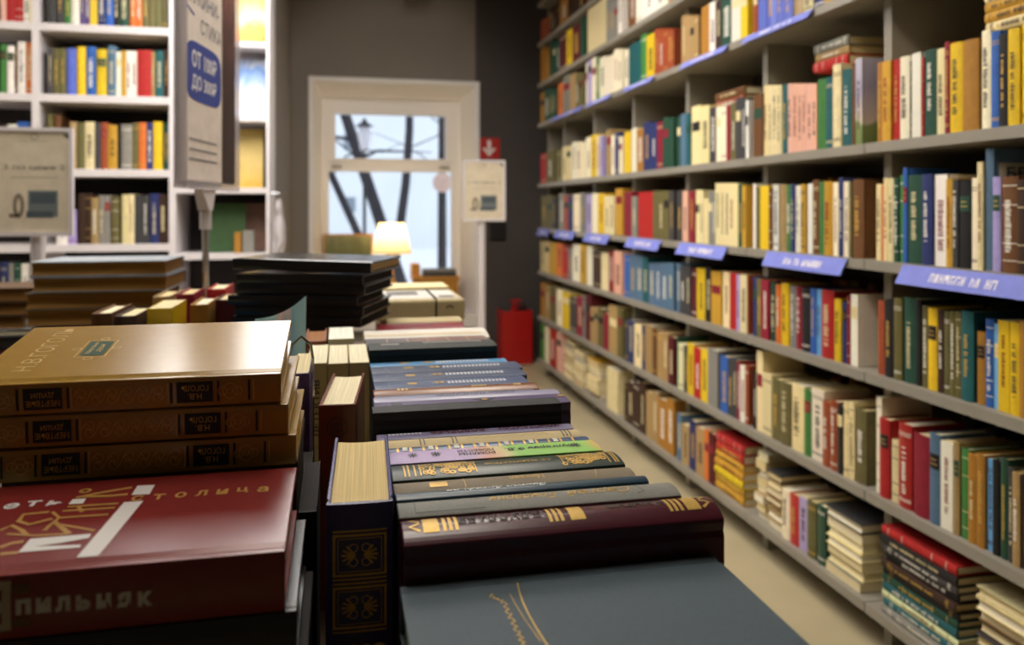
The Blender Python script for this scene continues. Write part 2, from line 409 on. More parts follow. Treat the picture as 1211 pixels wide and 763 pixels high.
# ------------------------------------------------------------------ ceiling lights and track spots
def ceiling_panel(x0, x1, y0, y1, label):
    r = empty('ceiling_light', ((x0+x1)/2, (y0+y1)/2, ZC_-.03), label, 'light', 'ceiling panels')
    a, b = (x1-x0)/2, (y1-y0)/2
    mesh_obj('frame', *join([box(-a-.02, a+.02, -b-.02, -b, -.005, .03), box(-a-.02, a+.02, b, b+.02, -.005, .03), box(-a-.02, -a, -b, b, -.005, .03), box(a, a+.02, -b, b, -.005, .03)]), 'shelf_white', r)
    mesh_obj('diffuser', *box(-a, a, -b, b, 0, .028), 'panel_light', r)
pr = empty('pendant_light', (-.28, 3.0, 2.28), 'flat white pendant light panel hung over the aisle by the white shelves', 'light')
pa_, pb_ = .40, .70
mesh_obj('housing', *join([box(-pa_-.02, pa_+.02, -pb_-.02, pb_+.02, .0125, .04), box(-pa_-.02, -pa_, -pb_-.02, pb_+.02, -.002, .012), box(pa_, pa_+.02, -pb_-.02, pb_+.02, -.002, .012), box(-pa_, pa_, -pb_-.02, -pb_, -.002, .012), box(-pa_, pa_, pb_, pb_+.02, -.002, .012)]), 'shelf_white', pr)
mesh_obj('diffuser', *box(-pa_, pa_, -pb_, pb_, 0, .012), 'pendant_light_panel', pr)
for sx in (-.3, .3): mesh_obj('suspension_wire', *tube([(sx, 0, .04), (sx, 0, ZC_-2.28)], .002, 6), 'chrome', pr)
ceiling_panel(-.3, .4, .9, 1.7, 'rectangular glowing ceiling panel added to brighten the sale table')  # unseen panel, added to brighten the book tops on the table
ceiling_panel(.4, .75, 2.3, 3.5, 'long narrow glowing ceiling panel above the bookcase aisle')
ceiling_panel(-1.9, -1.4, 1.6, 3.0, 'rectangular glowing ceiling panel over the side table')
def track_spot(x, y, aim, power, label, size=1.35, col=(1.0, .86, .66)):
    r = empty('track_light', (x, y, ZC_), label, 'light', 'track spotlights')
    d = (Vector(aim)-Vector((x, y, ZC_-.12))).normalized()
    mesh_obj('stem', *tube([(0, 0, 0), (0, 0, -.09)], .008), 'metal_dark', r)
    mesh_obj('can', *tube([Vector((0, 0, -.12))-d*.07, Vector((0, 0, -.12))+d*.05], .035, 14), 'metal_dark', r)
    l = bpy.data.lights.new('spot', 'SPOT'); l.energy = power; l.spot_size = size; l.spot_blend = .6; l.shadow_soft_size = .03
    l.color = col
    o = bpy.data.objects.new('bulb', l); COL.objects.link(o); o.parent = r
    o.location = Vector((0, 0, -.12))+d*.06; o.rotation_euler = d.to_track_quat('-Z', 'Y').to_euler()
for y, nm in ((.9, 'before the near bookcase bays'), (2.0, 'above the aisle beside the sign holder'), (3.1, 'above the middle of the aisle'), (4.2, 'above the far end of the aisle')):
    track_spot(.25, y, (1.35, y+.15, .95), SPOT_POWER, 'black track spotlight on the ceiling '+nm)
track_spot(-.9, 2.3, (-1.0, 3.8, 1.4), SPOT_POWER*.6, 'black track spotlight turned to the white shelves', 1.5)
track_spot(-.2, 2.6, (-.45, 3.7, 1.7), SPOT_POWER*.3, 'black track spotlight turned to the display books', .9)
track_spot(.15, 3.6, (.35, 5.5, 1.7), SPOT_POWER*.9, 'black track spotlight turned to the window', 1.1, (1, .93, .86))

# ------------------------------------------------------------------ right-hand bookcase
SHELF_Z = {'A': .114, 'B': .389, 'C': .679, 'D': .954, 'E': 1.239, 'F': 1.624, 'G': 1.882, 'H': 2.144, 'I': 2.40}
edges = [JOINT-2*BAY, JOINT-BAY] + [JOINT+BAY*k for k in range(6)] + [Y_END]
ordn = ['end bay by the window wall', 'second bay from the window wall', 'third bay from the window wall', 'fourth bay from the window wall', 'fifth bay from the window wall', 'sixth bay from the window wall', 'seventh bay from the window wall', 'eighth bay from the window wall']
UPX = 1.326; UT = .0135
for k in range(len(edges)-1):
    y0, y1 = edges[k], edges[k+1]
    r = empty('bookcase', (XF, (y0+y1)/2, 0), 'grey metal bookcase full of used books, '+ordn[len(edges)-2-k], 'bookcase', 'bays of the long grey bookcase')
    m = (y0+y1)/2
    for z in SHELF_Z.values():
        mesh_obj('shelf', *box(0, .34, y0-m+.002, y1-m-.002, z-.024, z), 'shelf_grey', r)
    mesh_obj('upright', *box(UPX-XF, .34, y0-m+.0005, y0-m+UT, 0, 2.42), 'shelf_grey', r)
    mesh_obj('upright', *box(UPX-XF, .34, y1-m-UT, y1-m-.0005, 0, 2.42), 'shelf_grey', r)
    mesh_obj('back_panel', *box(.3405, .345, y0-m, y1-m, .05, 2.42), 'shelf_back', r)

# rows read from the photograph: x0 x1 top colour [n]
ROWS = {
'F': "637 644 112 oc;644 659 107 dg 3;660 666 100 or;666 674 92 gy;674 681 90 ta;681 690 87 ol 3;690 695 77 iv;695 700 67 li;700 705 65 iv;705 709 70 gr;709 716 70 iv;716 726 69 iv;726 743 60 iv 4;744 758 55 te;758 764.6 43 gr;764.6 774 43 ye;774 800 36 ru 5;806 826 20 ta 4;829.5 839 9 oc;839 846 4 wh;846 853 3 db;853 865 -5 dg;865 876 -8 wh;876 884 -10 ye;884 896 -12 ru;897 937 -20 vb 4;938 950 -25 ta;950 961 -24 cr;961 975 -40 nv;975 985 -42 go",
'E': "639 646 183 re;646 664 179 ol 2;665 675 174 cr 2;676 692 169 iv 3;692 699 163 iv;699 705 160 ye;705 709 161 cr;709 713 161 li;717 723 154 ta;723 727 160 iv;727 732 158 nv;732 737 162 iv;738 746 157 ye;747 753 153 iv;753 761 153 oc;761 777 146 nv 2;777 784 145 cm;784 805 140 dg 3;805 811 136 sb;811 816 135 te;818 839 127 cr 2;839 847 128 dk;847 859 127 iv 2;859 864 126 cm;864 870 122 ol;870 882 117 dk 2;882 889 119 wh;889 902 113 bn;903 924 102 cr 4;924 931 102 te;931 965 100 pk 6;965 975 95 gr;975 984 92 te;985 995 78 cr;995 1006 83 te;1006 1009 76 bn;1009 1017 70 li;1037 1043 74 oc;1043 1053 74 go;1053 1062 72 re;1062 1074 69 iv;1074 1077 72 bk;1077 1088 65 wh;1088 1091 68 re;1091 1106 62 dg;1106 1117 60 cr;1117 1123 51 cm;1123 1138 53 ye;1138 1157 49 oc;1158 1169 38 iv;1169 1180 40 bl;1180 1191 41 bk;1191 1205 36 ye;1205 1222 30 ye",
'D': "640 653 232 ol 2;653 661 234 dk;661 667 229 gy;667 672 231 ru;672 678 232 nv;678 686 230 iv;686 691 228 gy;691 700 230 li;700 707 229 iv;707 715 229 ye;715 726 232 cr 2;728 737 224 go;737 747 227 cm;747 753 233 gy;755 772 227 re;772 791 226 ol 3;791 806 226 dk 2;807 813.6 226 pk;815 821 226 cm;823 831.5 225 cr 2;832 838 235 cr;838 846 226 gy 2;846 873 217 cr 5;873 877.5 218 dg;877.5 882 219 go;882.6 894 219 wh;894 899 220 ol;899 909 220 ye;909 913 223 bn;913.6 920 219 wh;920 928 219 ta;928 934.6 219 gr;934.6 940 219 nv;940 946 219 wh;946 952 218 go;953 959 217 wh;959 967 213 bn;967 974 215 gr;974 984 216 go;984 990 216 iv;990 996 210 nv;996 1003 215 iv;1003 1007 216 ol;1007 1020 213 bn;1030 1035 229 iv;1035 1041 218 cr;1041 1044 219 or;1044 1056 211 cr 2;1056 1062 212 dg;1062 1067 207 gr;1067 1072 199 bl;1072 1090 207 dg;1090 1103 206 nv;1103 1118 207 wh;1118 1126 211 go;1126 1133 214 dk;1133 1147 214 bk;1148 1155 210 iv;1155 1162 192 cr;1162 1172 177 sb;1172 1182 210 li;1182 1202 210 bn;1203 1214 213 db;1214 1228 208 nv",
'C': "638.5 649.6 285 cr 2;649.6 657 287 go;657 665 287 or;665 672 290 re;672 677 292 gy;677 686 288 iv;686 694 290 go;694 701 291 iv;701 711 297 db;711 720 298 cr;720 726 297 cm;726 735 297 pk;735 744 301 bl;744 760 302 sb 2;760 766 305 te;767 804 311 sb 5;804 816.6 314 dk 2;818 824 317 mr;824 834 317 ye;834 841 315 bk;841 853 320 go;855 863 321 cr;863 871 323 re;871 875 325 li;875 883 325 cr;884 888 326 ru;888 895 327 nv;895 900 329 ol;900 909 331 cm;909 916 334 dg;916 923 336 or;923 932 335 ye;932 939 337 gy;939 946.5 338 cm;947 957 339 bk;957 964 341 bl;964 970 342 lb;970 985 343 re;986 994 354 ye;994 999.6 356 nv;999.6 1003.6 350 cm;1003.6 1012 347 wh;1036 1045 355 ru;1045 1056 355 bk;1056 1066 352 ol;1066 1081 353 dg;1081 1087 355 bk;1087 1096 361 ol;1096 1107 363 ye;1107 1116 366 db;1116 1136 368 ol 3;1136 1151 366 te;1152 1162 392 oc;1162 1172 378 bl;1172 1178.5 382 lb;1178.5 1192 379 ye;1192 1205 381 ye;1205 1222 378 oc",
'B': "637 644.5 333 oc;644.5 650.5 337 ta;650.5 658 338 ol;658 665 341 iv;665 673.5 345 ye;673.5 682 350 dk;682 689 350 cm;689 693 353 gy;693 698 347 mr;698 707 363 ta 2;707 713.5 364 ol;713.5 720 370 cm;720 730 361 ta;730 737 364 ol;737 743 379 dk;743 749 378 nv;750 759 382 cr;759 763 384 nv;763 771.5 384 ta;771.5 776.5 388 bn;777 790 392 ta 2;790 798 398 mr;798 802 398 dg;802 808.5 405 pg;808.5 813 408 dk;813 820.5 405 ye;820.5 829 410 re;829 837 412 ye;837 848.6 412 gy;848.6 852 418 dk;852 860.5 420 bl;860.5 871.5 425 dk 2;871.5 875 428 cm;875 881 432 wh;881 888 432 ru;888 894.5 437 bk;895 902 414 cr;902 912.5 441 cr;912.5 922.6 446 ol;922.6 934.5 451 ol;934.5 949 453 cr;949 957.6 460 gr;957.6 972 459 iv;972 990 473 ru 2;990 997 478 bk;997 1010 475 cr 2;1010 1022 483 ol;1030 1040 467 iv;1040 1052 494 re;1052 1062 519 cr;1062 1078 498 re;1080 1099 510 cm;1099 1112 511 sb;1112 1126.5 520 wh;1126.5 1134 522 ta;1134 1144 530 gr;1144 1164 536 oc 2;1164 1172 543 lb;1172 1180 543 bk;1180 1190 541 dg;1190 1197 553 dk;1197 1206 558 ta;1206 1217 560 nv",
'A': "638 644 380 gr;644 650 384 iv;650 657 386 re;657 664 390 pk;735 763 450 db 4;764 778 462 ta 2;778 798 470 oc 2;800 806 488 sb;806 815 500 ta;815 823 495 nv;823 833 503 ta;833 838 507 or;838 845 510 mr;923 932 577 iv;932 943 583 re;943 953 586 li;953 964 590 ol;964 974 595 dg",
'G': "638 650 60 oc 2;650 662 50 dg 3;662 670 43 mr;670 677 38 ye;677 686 33 mr;686 695 24 dg;695 717 11 cr;717 731 2 gy 3;731 743 -8 wh;743 752 -12 bn;752 790 -30 wh 6;790 840 -45 ta 7",
'H': "638 650 27 ru 2;650 662 12 db 3;662 672 0 oc;672 690 -15 db 3;690 720 -40 bn 4",
}
ROWNAME = {'A': 'on the lowest grey shelf', 'B': 'two shelves below the blue signs', 'C': 'just under the blue signs', 'D': 'on the blue-sign shelf', 'E': 'one shelf above the blue signs', 'F': 'on the high blue-strip shelf', 'G': 'on a top grey shelf', 'H': 'on a top grey shelf'}
XS = 1.276
far_v, far_f, far_c = [], [], []
def far_box(b, c):
    k = len(far_v); v, f = box(*b); far_v.extend(v); far_f.extend([tuple(i+k for i in q) for q in f]); far_c.extend([c]*6)
def far_book(ya, yb, z, h, dep, c, xs=XS):
    # two boards, a spine and a page block, ya > yb
    t = ya-yb; bt = min(.0025, t*.15); p = random.choice(PAPER)
    far_box((xs, xs+.004, yb, ya, z, z+h), c); far_box((xs+.004, xs+dep, yb, yb+bt, z, z+h), c)
    k = random.random(); m_ = (ya+yb)/2; lum = c[0]*.3+c[1]*.6+c[2]*.1
    ic = random.choice([lin('3a2a22'), lin('7a1c1c'), lin('2b2d33')]) if lum > .3 else random.choice([lin('d8cba2'), lin('c9a24e'), lin('e8e4da')])
    if t > .009 and xs < 1.4:
        if k < .5:
            q = z+h*random.uniform(.18, .3); qe = z+h*random.uniform(.65, .85); hw = t*random.uniform(.15, .25)
            while q < qe:
                L_ = random.uniform(.002, .0045); far_box((xs-.0003, xs+.001, m_-hw, m_+hw*random.uniform(.5, 1), q, q+L_), ic); q += L_+random.uniform(.0015, .003)
        elif k < .7:
            q = z+h*random.uniform(.55, .7); far_box((xs-.0003, xs+.001, m_-t*.42, m_+t*.42, q, q+h*.16), random.choice([lin('1d1b1e'), lin('861b30'), lin('e6d6a4'), lin('22493a')]))
        elif k < .85:
            for q in (.08, .11, .86, .89): far_box((xs-.0003, xs+.001, m_-t*.46, m_+t*.46, z+h*q, z+h*q+.0018), ic)
    far_box((xs+.004, xs+dep, ya-bt, ya, z, z+h), c); far_box((xs+.0045, xs+dep-.004, yb+bt+.0002, ya-bt-.0002, z+.002, z+h-.003), p)
LABELS = {}
def upright_gap(y0, y1):
    """clip an interval of a row (y0 < y1) out of the uprights"""
    for e in edges:
        a, b = e-UT-.001, e+UT+.001
        if y0 < b and y1 > a:
            lo, hi = (y0, min(y1, a)), (max(y0, b), y1)
            best = lo if lo[1]-lo[0] > hi[1]-hi[0] else hi
            return best
    return (y0, y1)
X_IND = 903
for row, txt in ROWS.items():
    z0 = SHELF_Z[row]; items = []
    for tok in txt.split(';'):
        q = tok.split(); x0, x1, top, code = float(q[0]), float(q[1]), float(q[2]), q[3]; n = int(q[4]) if len(q) > 4 else 1
        for i in range(n):
            a = x0+(x1-x0)*i/n; b = x0+(x1-x0)*(i+1)/n
            pa, pb = at_x(a, top, XS), at_x(b, top, XS)
            items.append([pb.y, pa.y, pa.z-z0, code, n, a])
    for i, (y0, y1, h, code, n, px) in enumerate(items):
        y0, y1 = upright_gap(y0, y1)
        t = y1-y0-.0008
        if t < .006: continue
        h = max(.13, min(h*(1+random.uniform(-.012, .012)) if n == 1 else h, {'A': .248, 'B': .262, 'C': .248, 'D': .258, 'E': .30, 'F': .230, 'G': .235, 'H': .228}[row]))
        dep = random.uniform(.118, .15) if n == 1 else .135
        c = jit(LIN[code], .1 if n == 1 else .04)
        if px < X_IND or row in 'GH':
            far_book(y1-.0004, y0+.0004, z0+.0005, h, dep, c); continue
        lc = PAL[items[i+1][3]][1] if i+1 < len(items) else None
        rc = PAL[items[i-1][3]][1] if i > 0 else None
        cn = PAL[code][1]
        size = ('thick ' if t > .034 else 'thin ' if t < .016 else '')+('tall ' if h > .225 else 'short ' if h < .165 else '')
        if n > 2: lab = f'{cn} volume in a matching {cn} set {ROWNAME[row]}'
        else:
            nb = f'between {rc} and {lc} books' if lc and rc else 'at the row end'
            lab = f'{size}{cn} book {nb} {ROWNAME[row]}'
        soft = code in ('wh', 'iv', 'pk', 'lb', 'ye', 'li') and random.random() < .55
        off = random.uniform(0, .008) if n == 1 else .002
        r = book(h, dep, t, c, UP_R((XS+off, (y0+y1)/2, z0+.0005)), lab, 'books '+ROWNAME[row], 'sky_cover' if (row == 'E' and code == 'li') else 'gloss' if soft or random.random() < .25 else 'cloth', soft=soft)
        if row == 'D' and code == 'sb':
            deco('cover_panel', [rect2(.012, .13, h-.068, h-.028)], lambda a, b: (t/2+.0003, a, b), 'ink', r, lin('b9b39c'))
            deco('cover_title', [text_at('БЕС', .07, h-.048, width=.08, height=.024, bold=.02)], lambda a, b: (t/2+.0006, a, b), 'ink', r, lin('39485a'))
        if len(lab.split()) > 16: r['label'] = f'{size}{cn} book {ROWNAME[row]}'
        shelf_deco(r, code, 'title' if (n > 2 and code in ('pk', 'vb')) else None)
# flat piles on the lowest shelf and on top of standing rows
def pile(pxa, pxb, z0, cols, thick, label, out='fore', dep=.14, X=XS, jitter=.006, group=None, base=None):
    pa, pb = at_x(pxa, 500, X), at_x(pxb, 500, X)
    y0, y1 = pb.y, pa.y
    y0, y1 = upright_gap(y0, y1)
    z = z0+.0005
    L = y1-y0-.004
    for i, code in enumerate(cols):
        t = thick*random.uniform(.85, 1.15) if not isinstance(thick, list) else thick[i]
        l2 = L*random.uniform(.95, 1.0); xo = X+random.uniform(0, jitter); c = jit(LIN[code])
        pos = 'bottom' if i == 0 else 'topmost' if i == len(cols)-1 else f'{i+1}th from the bottom' if i > 2 else ('second', 'second', 'third')[i]+' from the bottom'
        lab = f'{PAL[code][1]} flat book, {pos} {label}'
        if out == 'fore': m = axes((0, 0, 1), (-1, 0, 0), (0, -1, 0), (xo+dep, (y0+y1)/2+l2/2, z+t/2))
        else: m = axes((0, 0, 1), (1, 0, 0), (0, 1, 0), (xo, (y0+y1)/2-l2/2, z+t/2))
        r = book(l2, dep, t, c, m, lab, group or 'books lying in piles in the long bookcase', soft=random.random() < .3 and out == 'fore')
        if out != 'fore': shelf_deco(r, code, random.choice(['title', 'bands', 'both']))
        z += t+.0006
    return z
zA = SHELF_Z['A']
pile(845, 879, zA, ['go', 'go', 'ye', 'go', 'go', 're', 're'], [.026]*5+[.03, .03], 'of the yellow and red pile', 'spine')
pile(880, 903, zA, ['wh', 'cr', 'ta', 'dg', 'cr', 'gy', 'cr', 'iv'], .024, 'of the cream pile beside the yellow one', 'fore', jitter=.02)
pile(904, 922, zA, ['cr', 'ta', 'cr', 'bn', 'bn', 'ta', 'dk'], .024, 'of the brown pile beside the ivory book', 'fore', jitter=.02)
pile(975, 1018, zA, ['gy', 'cr', 'ta', 'cr', 'cr', 'ta', 'dk'], .0235, 'of the pale pile under a charcoal cover', 'fore', jitter=.008)
pile(1040, 1132, zA, ['gy', 'te', 'pg', 'te', 'dg', 'bk', 'db', 'bk', 'dk', 'bk', 're'], .0185, 'of the dark pile topped with red', 'spine', dep=.2, jitter=.012, X=1.268)
pile(1150, 1240, zA, ['db', 'bk', 'mr', 'dk', 'db', 'ta', 'cr', 'cr'], .0235, 'of the pile with two cream books', 'fore', dep=.18, jitter=.02)
for a_, b_, n_, cl in ((666, 675, 9, 'cr ta cr cr ta cr cr nv cr'), (677, 688, 8, 'ta cr cr ta cr cr nv cr'), (690, 706, 8, 'ta cr cr cr ta cr cr go')):
    pa, pb = at_x(a_, 500, XS), at_x(b_, 500, XS); z = zA+.0005
    y0, y1 = upright_gap(pb.y+.002, pa.y-.002)
    for k_, code in zip(range(n_), cl.split()):
        t = .0225; xo = XS+random.uniform(0, .02); c = jit(LIN[code])
        far_box((xo, xo+.13, y0, y1, z, z+.0025), c); far_box((xo, xo+.13, y0, y1, z+t-.0025, z+t), c); far_box((xo+.003, xo+.128, y0+.003, y1-.003, z+.0026, z+t-.0026), random.choice(PAPER)); z += t+.0005
r = book(.20, .14, .15, LIN['cr'], UP_R((XS, at_x(725, 500, XS).y+.012, zA+.0005)), 'bulky cream bundle standing beside the dark brown set on lowest shelf', 'books on the lowest grey shelf', 'matte', soft=True)
# loose books laid on top of the standing rows
pile(962, 1004, 1.4615, ['re', 'ta', 'gy'], .026, 'on top of the standing row', 'spine', X=1.315, dep=.13)
pile(845, 880, 1.431, ['ru', 'bn'], .03, 'on top of the charcoal and ivory books', 'spine', X=1.33, dep=.13)
pile(1162, 1228, 1.4395, ['cr', 'go', 'go', 'cr', 'ye'], .021, 'on top of the tall yellow books', 'spine', X=1.30, dep=.12)
# second row of books behind, only their dark tops show above the front row
for row in 'ABCDE':
    z0 = SHELF_Z[row]; y = 1.2
    while y < 4.9:
        t = random.uniform(.016, .04); y0, y1 = y, y+t
        a, b = upright_gap(y0, y1)
        if (a, b) == (y0, y1) and not (row == 'A' and y < 2.9):
            far_book(y1-.0004, y0+.0004, z0+.0005, random.uniform(.17, .225) if row in 'DE' else random.uniform(.15, .19), .1, jit(random.choice([LIN[k] for k in ('bn', 'db', 'ta', 'ol', 'dg', 'dk', 'mr', 'oc')])), 1.485)
        y += t
# the bays beside the photographed part go on in the same way
for row, ya_, yb_ in (('A', .6, 1.17), ('B', .6, 1.225), ('C', .6, 1.225), ('D', .6, 1.215), ('E', .6, 1.225), ('F', .6, 1.84), ('G', .6, 2.48), ('H', .6, 3.4)):
    y = ya_
    while y < yb_-.05:
        t = random.uniform(.014, .042)
        if upright_gap(y, y+t) == (y, y+t):
            far_book(y+t-.0004, y+.0004, SHELF_Z[row]+.0005, random.uniform(.17, .225), random.uniform(.12, .15), jit(LIN[random.choice('cr iv wh ye go ta bn or ru re cm nv bl te dg gr ol gy dk bk'.split())]), XS+random.uniform(0, .006))
        y += t
me = bpy.data.meshes.new('distant_books'); me.from_pydata(far_v, [], far_f); me.update()
ca = me.color_attributes.new('Col', 'FLOAT_COLOR', 'CORNER')
vals = []
for p in range(len(far_f)): vals += list(far_c[p])*4
ca.data.foreach_set('color', vals); me.materials.append(MATS['farbooks'])
fo = bpy.data.objects.new('distant_books', me); COL.objects.link(fo); fo['kind'] = 'stuff'
tag(fo, 'rows of small mixed old books filling the rest of the long grey bookcase', 'books')

# blue shelf signs: x0 x1 of the top edge, row
def shelf_sign(px0, px1, row, label, hgt=.042):
    z = SHELF_Z[row]-.002
    ya, yb = at_x(px0, 300, XF).y, at_x(px1, 300, XF).y
    L = ya-yb; r = empty('shelf_sign', axes((0, -1, 0), (1, 0, 0), (0, 0, 1), (XF-.002, (ya+yb)/2, z)), label, 'sign', 'blue shelf signs')
    # tilted card: bottom edge pushed out into the aisle
    sl = .022
    V = [(-L/2, -.001, 0), (L/2, -.001, 0), (L/2, -sl, -hgt), (-L/2, -sl, -hgt), (-L/2, .0005, 0), (L/2, .0005, 0), (L/2, -sl+.0015, -hgt), (-L/2, -sl+.0015, -hgt)]
    mesh_obj('card', V, [(0, 3, 2, 1), (4, 5, 6, 7), (0, 1, 5, 4), (1, 2, 6, 5), (2, 3, 7, 6), (3, 0, 4, 7)], 'matte', r, lin('7d86d8'))
    q = []; x = -L*.22
    while x < L*.25:
        wd = random.uniform(.008, .014); q.append(join([rect2(x, x+.0032, -hgt*.72, -hgt*.3), rect2(x+.0034, x+wd, -hgt*random.choice((.4, .55, .72)), -hgt*random.choice((.3, .45))), rect2(x+wd-.003, x+wd, -hgt*.72, -hgt*random.choice((.3, .5)))])); x += wd+.0035
        if random.random() < .15: x += .012
    deco('lettering', q, lambda a, b: (a, -.0015-sl*(-b/hgt)-.0004, b), 'ink', r, lin('e9e6f4'))
for a, b, row, lb in ((1069, 1226, 'D', 'wide blue shelf sign below the brown book with white letters'), (909, 1003, 'D', 'blue shelf sign below the brown and golden books'), (805, 861, 'D', 'blue shelf sign below the set of five cream volumes'), (744, 783, 'D', 'pale blue shelf sign below the bright red book'), (694, 722, 'D', 'small lilac shelf sign below ivory and yellow books'), (659, 681, 'D', 'small blue shelf sign below the navy book at the far end'), (638, 651, 'D', 'smallest blue shelf sign at the far bookcase end'),
    (883, 963, 'F', 'blue shelf strip under the violet blue set'), (809, 862, 'F', 'blue shelf strip under the tan set'), (741, 775, 'F', 'blue shelf strip under the green and yellow books'), (697, 724, 'F', 'blue shelf strip under the ivory books'), (655, 690, 'F', 'blue shelf strip under the olive and orange books')):
    shelf_sign(a, b, row, lb, .042 if row == 'D' else .026)

# ------------------------------------------------------------------ white bookcase on the left
YL = 3.75
LZ = {'0': 2.20, '1': 1.874, '2': 1.57, '3': 1.25, '4': .924, '5': .60, '6': .29}
LX = [-2.45, -1.83, -1.262, -.715, -.305]
for k in range(4):
    x0, x1 = LX[k], LX[k+1]; m = (x0+x1)/2
    lab = ['white wooden bookcase, far end bay beyond the framed notice', 'white wooden bookcase, bay behind the framed notice', 'white wooden bookcase full of novels beside the banner', 'white display bookcase with books facing out'][k]
    r = empty('bookcase', (m, YL, 0), lab, 'bookcase', 'bays of the white bookcase')
    zs = list(LZ.values()) if k < 3 else [2.17, 1.83, 1.496, 1.173, .877, .56, .25]
    for z in zs: mesh_obj('shelf', *box(x0-m+.0145, x1-m-.0145, 0, .33, z-(.032 if k < 3 else .025), z), 'shelf_white', r)
    mesh_obj('side_panel', *box(x0-m, x0-m+.014, 0, .34, 0, 2.5), 'shelf_white', r)
    mesh_obj('side_panel', *box(x1-m-.014, x1-m, 0, .34, 0, 2.5), 'shelf_white', r)
    mesh_obj('top_panel', *box(x0-m+.0145, x1-m-.0145, 0, .34, 2.47, 2.5), 'shelf_white', r)
    mesh_obj('back_panel', *box(x0-m+.0145, x1-m-.0145, .3305, .34, .05, 2.465), 'shelf_dark_back', r)
LROWS = {
'1': "0 7 -20 pk;7 28 -25 re 2;28 35 -20 wh;35 45 -18 cr;55.5 76 -28 dk 2;76 84 -26 gr;84 94 -24 wh;94 106 -27 pu 2;106 115 -22 ye;115 125 -28 nv;125 134 -25 bl;134 141 -26 bk;141 152 -22 dg;153 168 -25 or 2;168 183 -22 ol 2;183 198 -24 ol 2;199 209 -22 or",
'2': "0 7 52 gr;8 17 54 wh;17 20 55 bn;20 30 49 wh;30 39 50 or;40 45 55 gy;55.5 62 56 dk;62 78 57 ol 2;79 90 57 vb;91 101 55 ye;102 113 55 bl;114 126 58 ye;127 137 54 sb;137 143 61 iv;143 149 60 go;149 162 60 wh 2;162 179 59 re;179 183 61 ta;184 193 60 te;193 209 58 db 2",
'3': "0 8 147 db;9 20 147 wh;20 33 144 bl;34 44 150 cr;56 62 135 ol;63 71 136 bn;82 90 144 ta;90 100 145 ol;100 112 144 cr;112 119 145 dk;119 127 145 ru;127 139 148 go;139 143 147 bk;143 156 147 gy;156 164 145 ol;164 173 145 or;173 181 145 nv;181 192 144 ye;193 203 145 dg;203 209 147 dg",
'4': "66 80 268 wh;80 90 266 li;92 108 229 db 2;108 116 234 ta;116 130 231 gy 2;131 141 233 ol;144 159 230 cr 2;159 176 231 dk 2;177 188 229 nv;188 198 230 db;199 209 226 cm",
'5': "0 9 310 nv;10 16 311 gy;17 24 311 dg;25 34 312 wh",
}
LNAME = {'1': 'on the highest white shelf', '2': 'on the second-highest white shelf', '3': 'on the third-highest white shelf', '4': 'on the fourth-highest white shelf', '5': 'on the fifth-highest white shelf'}
YS = YL+.02
for row, txt in LROWS.items():
    items = []
    for tok in txt.split(';'):
        q = tok.split(); n = int(q[4]) if len(q) > 4 else 1
        x0, x1 = float(q[0]), float(q[1])
        for i in range(n): items.append((x0+(x1-x0)*i/n, x0+(x1-x0)*(i+1)/n, float(q[2]), q[3], n))
    for i, (x0, x1, top, code, n) in enumerate(items):
        a, b = at_y(x0, top, YS), at_y(x1, top, YS); xa, xb = a.x, b.x
        for e in LX:
            if xa < e+.0155 and xb > e-.0155:
                if (xa+xb)/2 < e: xb = min(xb, e-.0155)
                else: xa = max(xa, e+.0155)
        t = xb-xa-.0008
        if t < .006: continue
        h = max(.15, min(a.z-LZ[row], .27)); cn = PAL[code][1]
        rc = PAL[items[i-1][3]][1] if i else None; lc = PAL[items[i+1][3]][1] if i+1 < len(items) else None
        nb = f'between {rc} and {lc} books' if rc and lc else 'at the row end'
        size = ('thick ' if t > .036 else 'thin ' if t < .02 else '')
        soft = code in ('wh', 'iv', 'ye') and random.random() < .5
        r = book(h, random.uniform(.12, .15), t, jit(LIN[code], .08), UP_L(((xa+xb)/2, YS+random.uniform(0, .006), LZ[row]+.0005)), f'{size}{cn} book {nb} {LNAME[row]}', 'books '+LNAME[row], 'gloss' if soft else 'cloth', soft=soft)
        shelf_deco(r, code)
# face-out display books
def face_out(px0, px1, py0, z0, m, label, t=.014, Y=YL+.09, lean=.12):
    a, b = at_y(px0, py0, Y), at_y(px1, py0, Y); wd = b.x-a.x; h = a.z-z0
    ca, sa = math.cos(lean), math.sin(lean)
    # cover towards -Y: local x -> -Y, local y -> +X, z up, leaning back
    M = axes((0, -ca, sa), (1, 0, 0), (0, sa, ca), (a.x, Y, z0+.0005+sa*t/2))
    r = book((h-.004)/ca, wd, t, (1, 1, 1, 1), M, label, 'display books facing out', m, soft=True)
    return r
face_out(277, 314, -18, 1.83, 'sunset_cover', 'picture book with a sunset landscape cover facing out')
face_out(271, 315, 67, 1.496, 'blue_swirl_cover', 'pale blue picture book with a swirling cover facing out')
face_out(262, 311, 151, 1.173, 'gilt_cover', 'golden embossed album facing out on the display shelf')
r = face_out(246, 290, 240, .877, 'cloth', 'large dark green album facing out below the golden one'); r.children[0].color = lin('33502c')
r = face_out(291, 314, 240, .877, 'cloth', 'rosy brown album facing out beside the green one', Y=YL+.16); r.children[0].color = lin('7c5f52')
for a, b, tp, c in ((277, 285, 275, 'oc'), (287, 300, 273, 'gy')):
    p, q = at_y(a, tp, YL+.03), at_y(b, tp, YL+.03)
    book(p.z-.877, .05, q.x-p.x-.001, LIN[c], UP_L(((p.x+q.x)/2, YL+.03, .8775)), f'small {PAL[c][1]} book standing before the albums on the display shelf', None, soft=True)
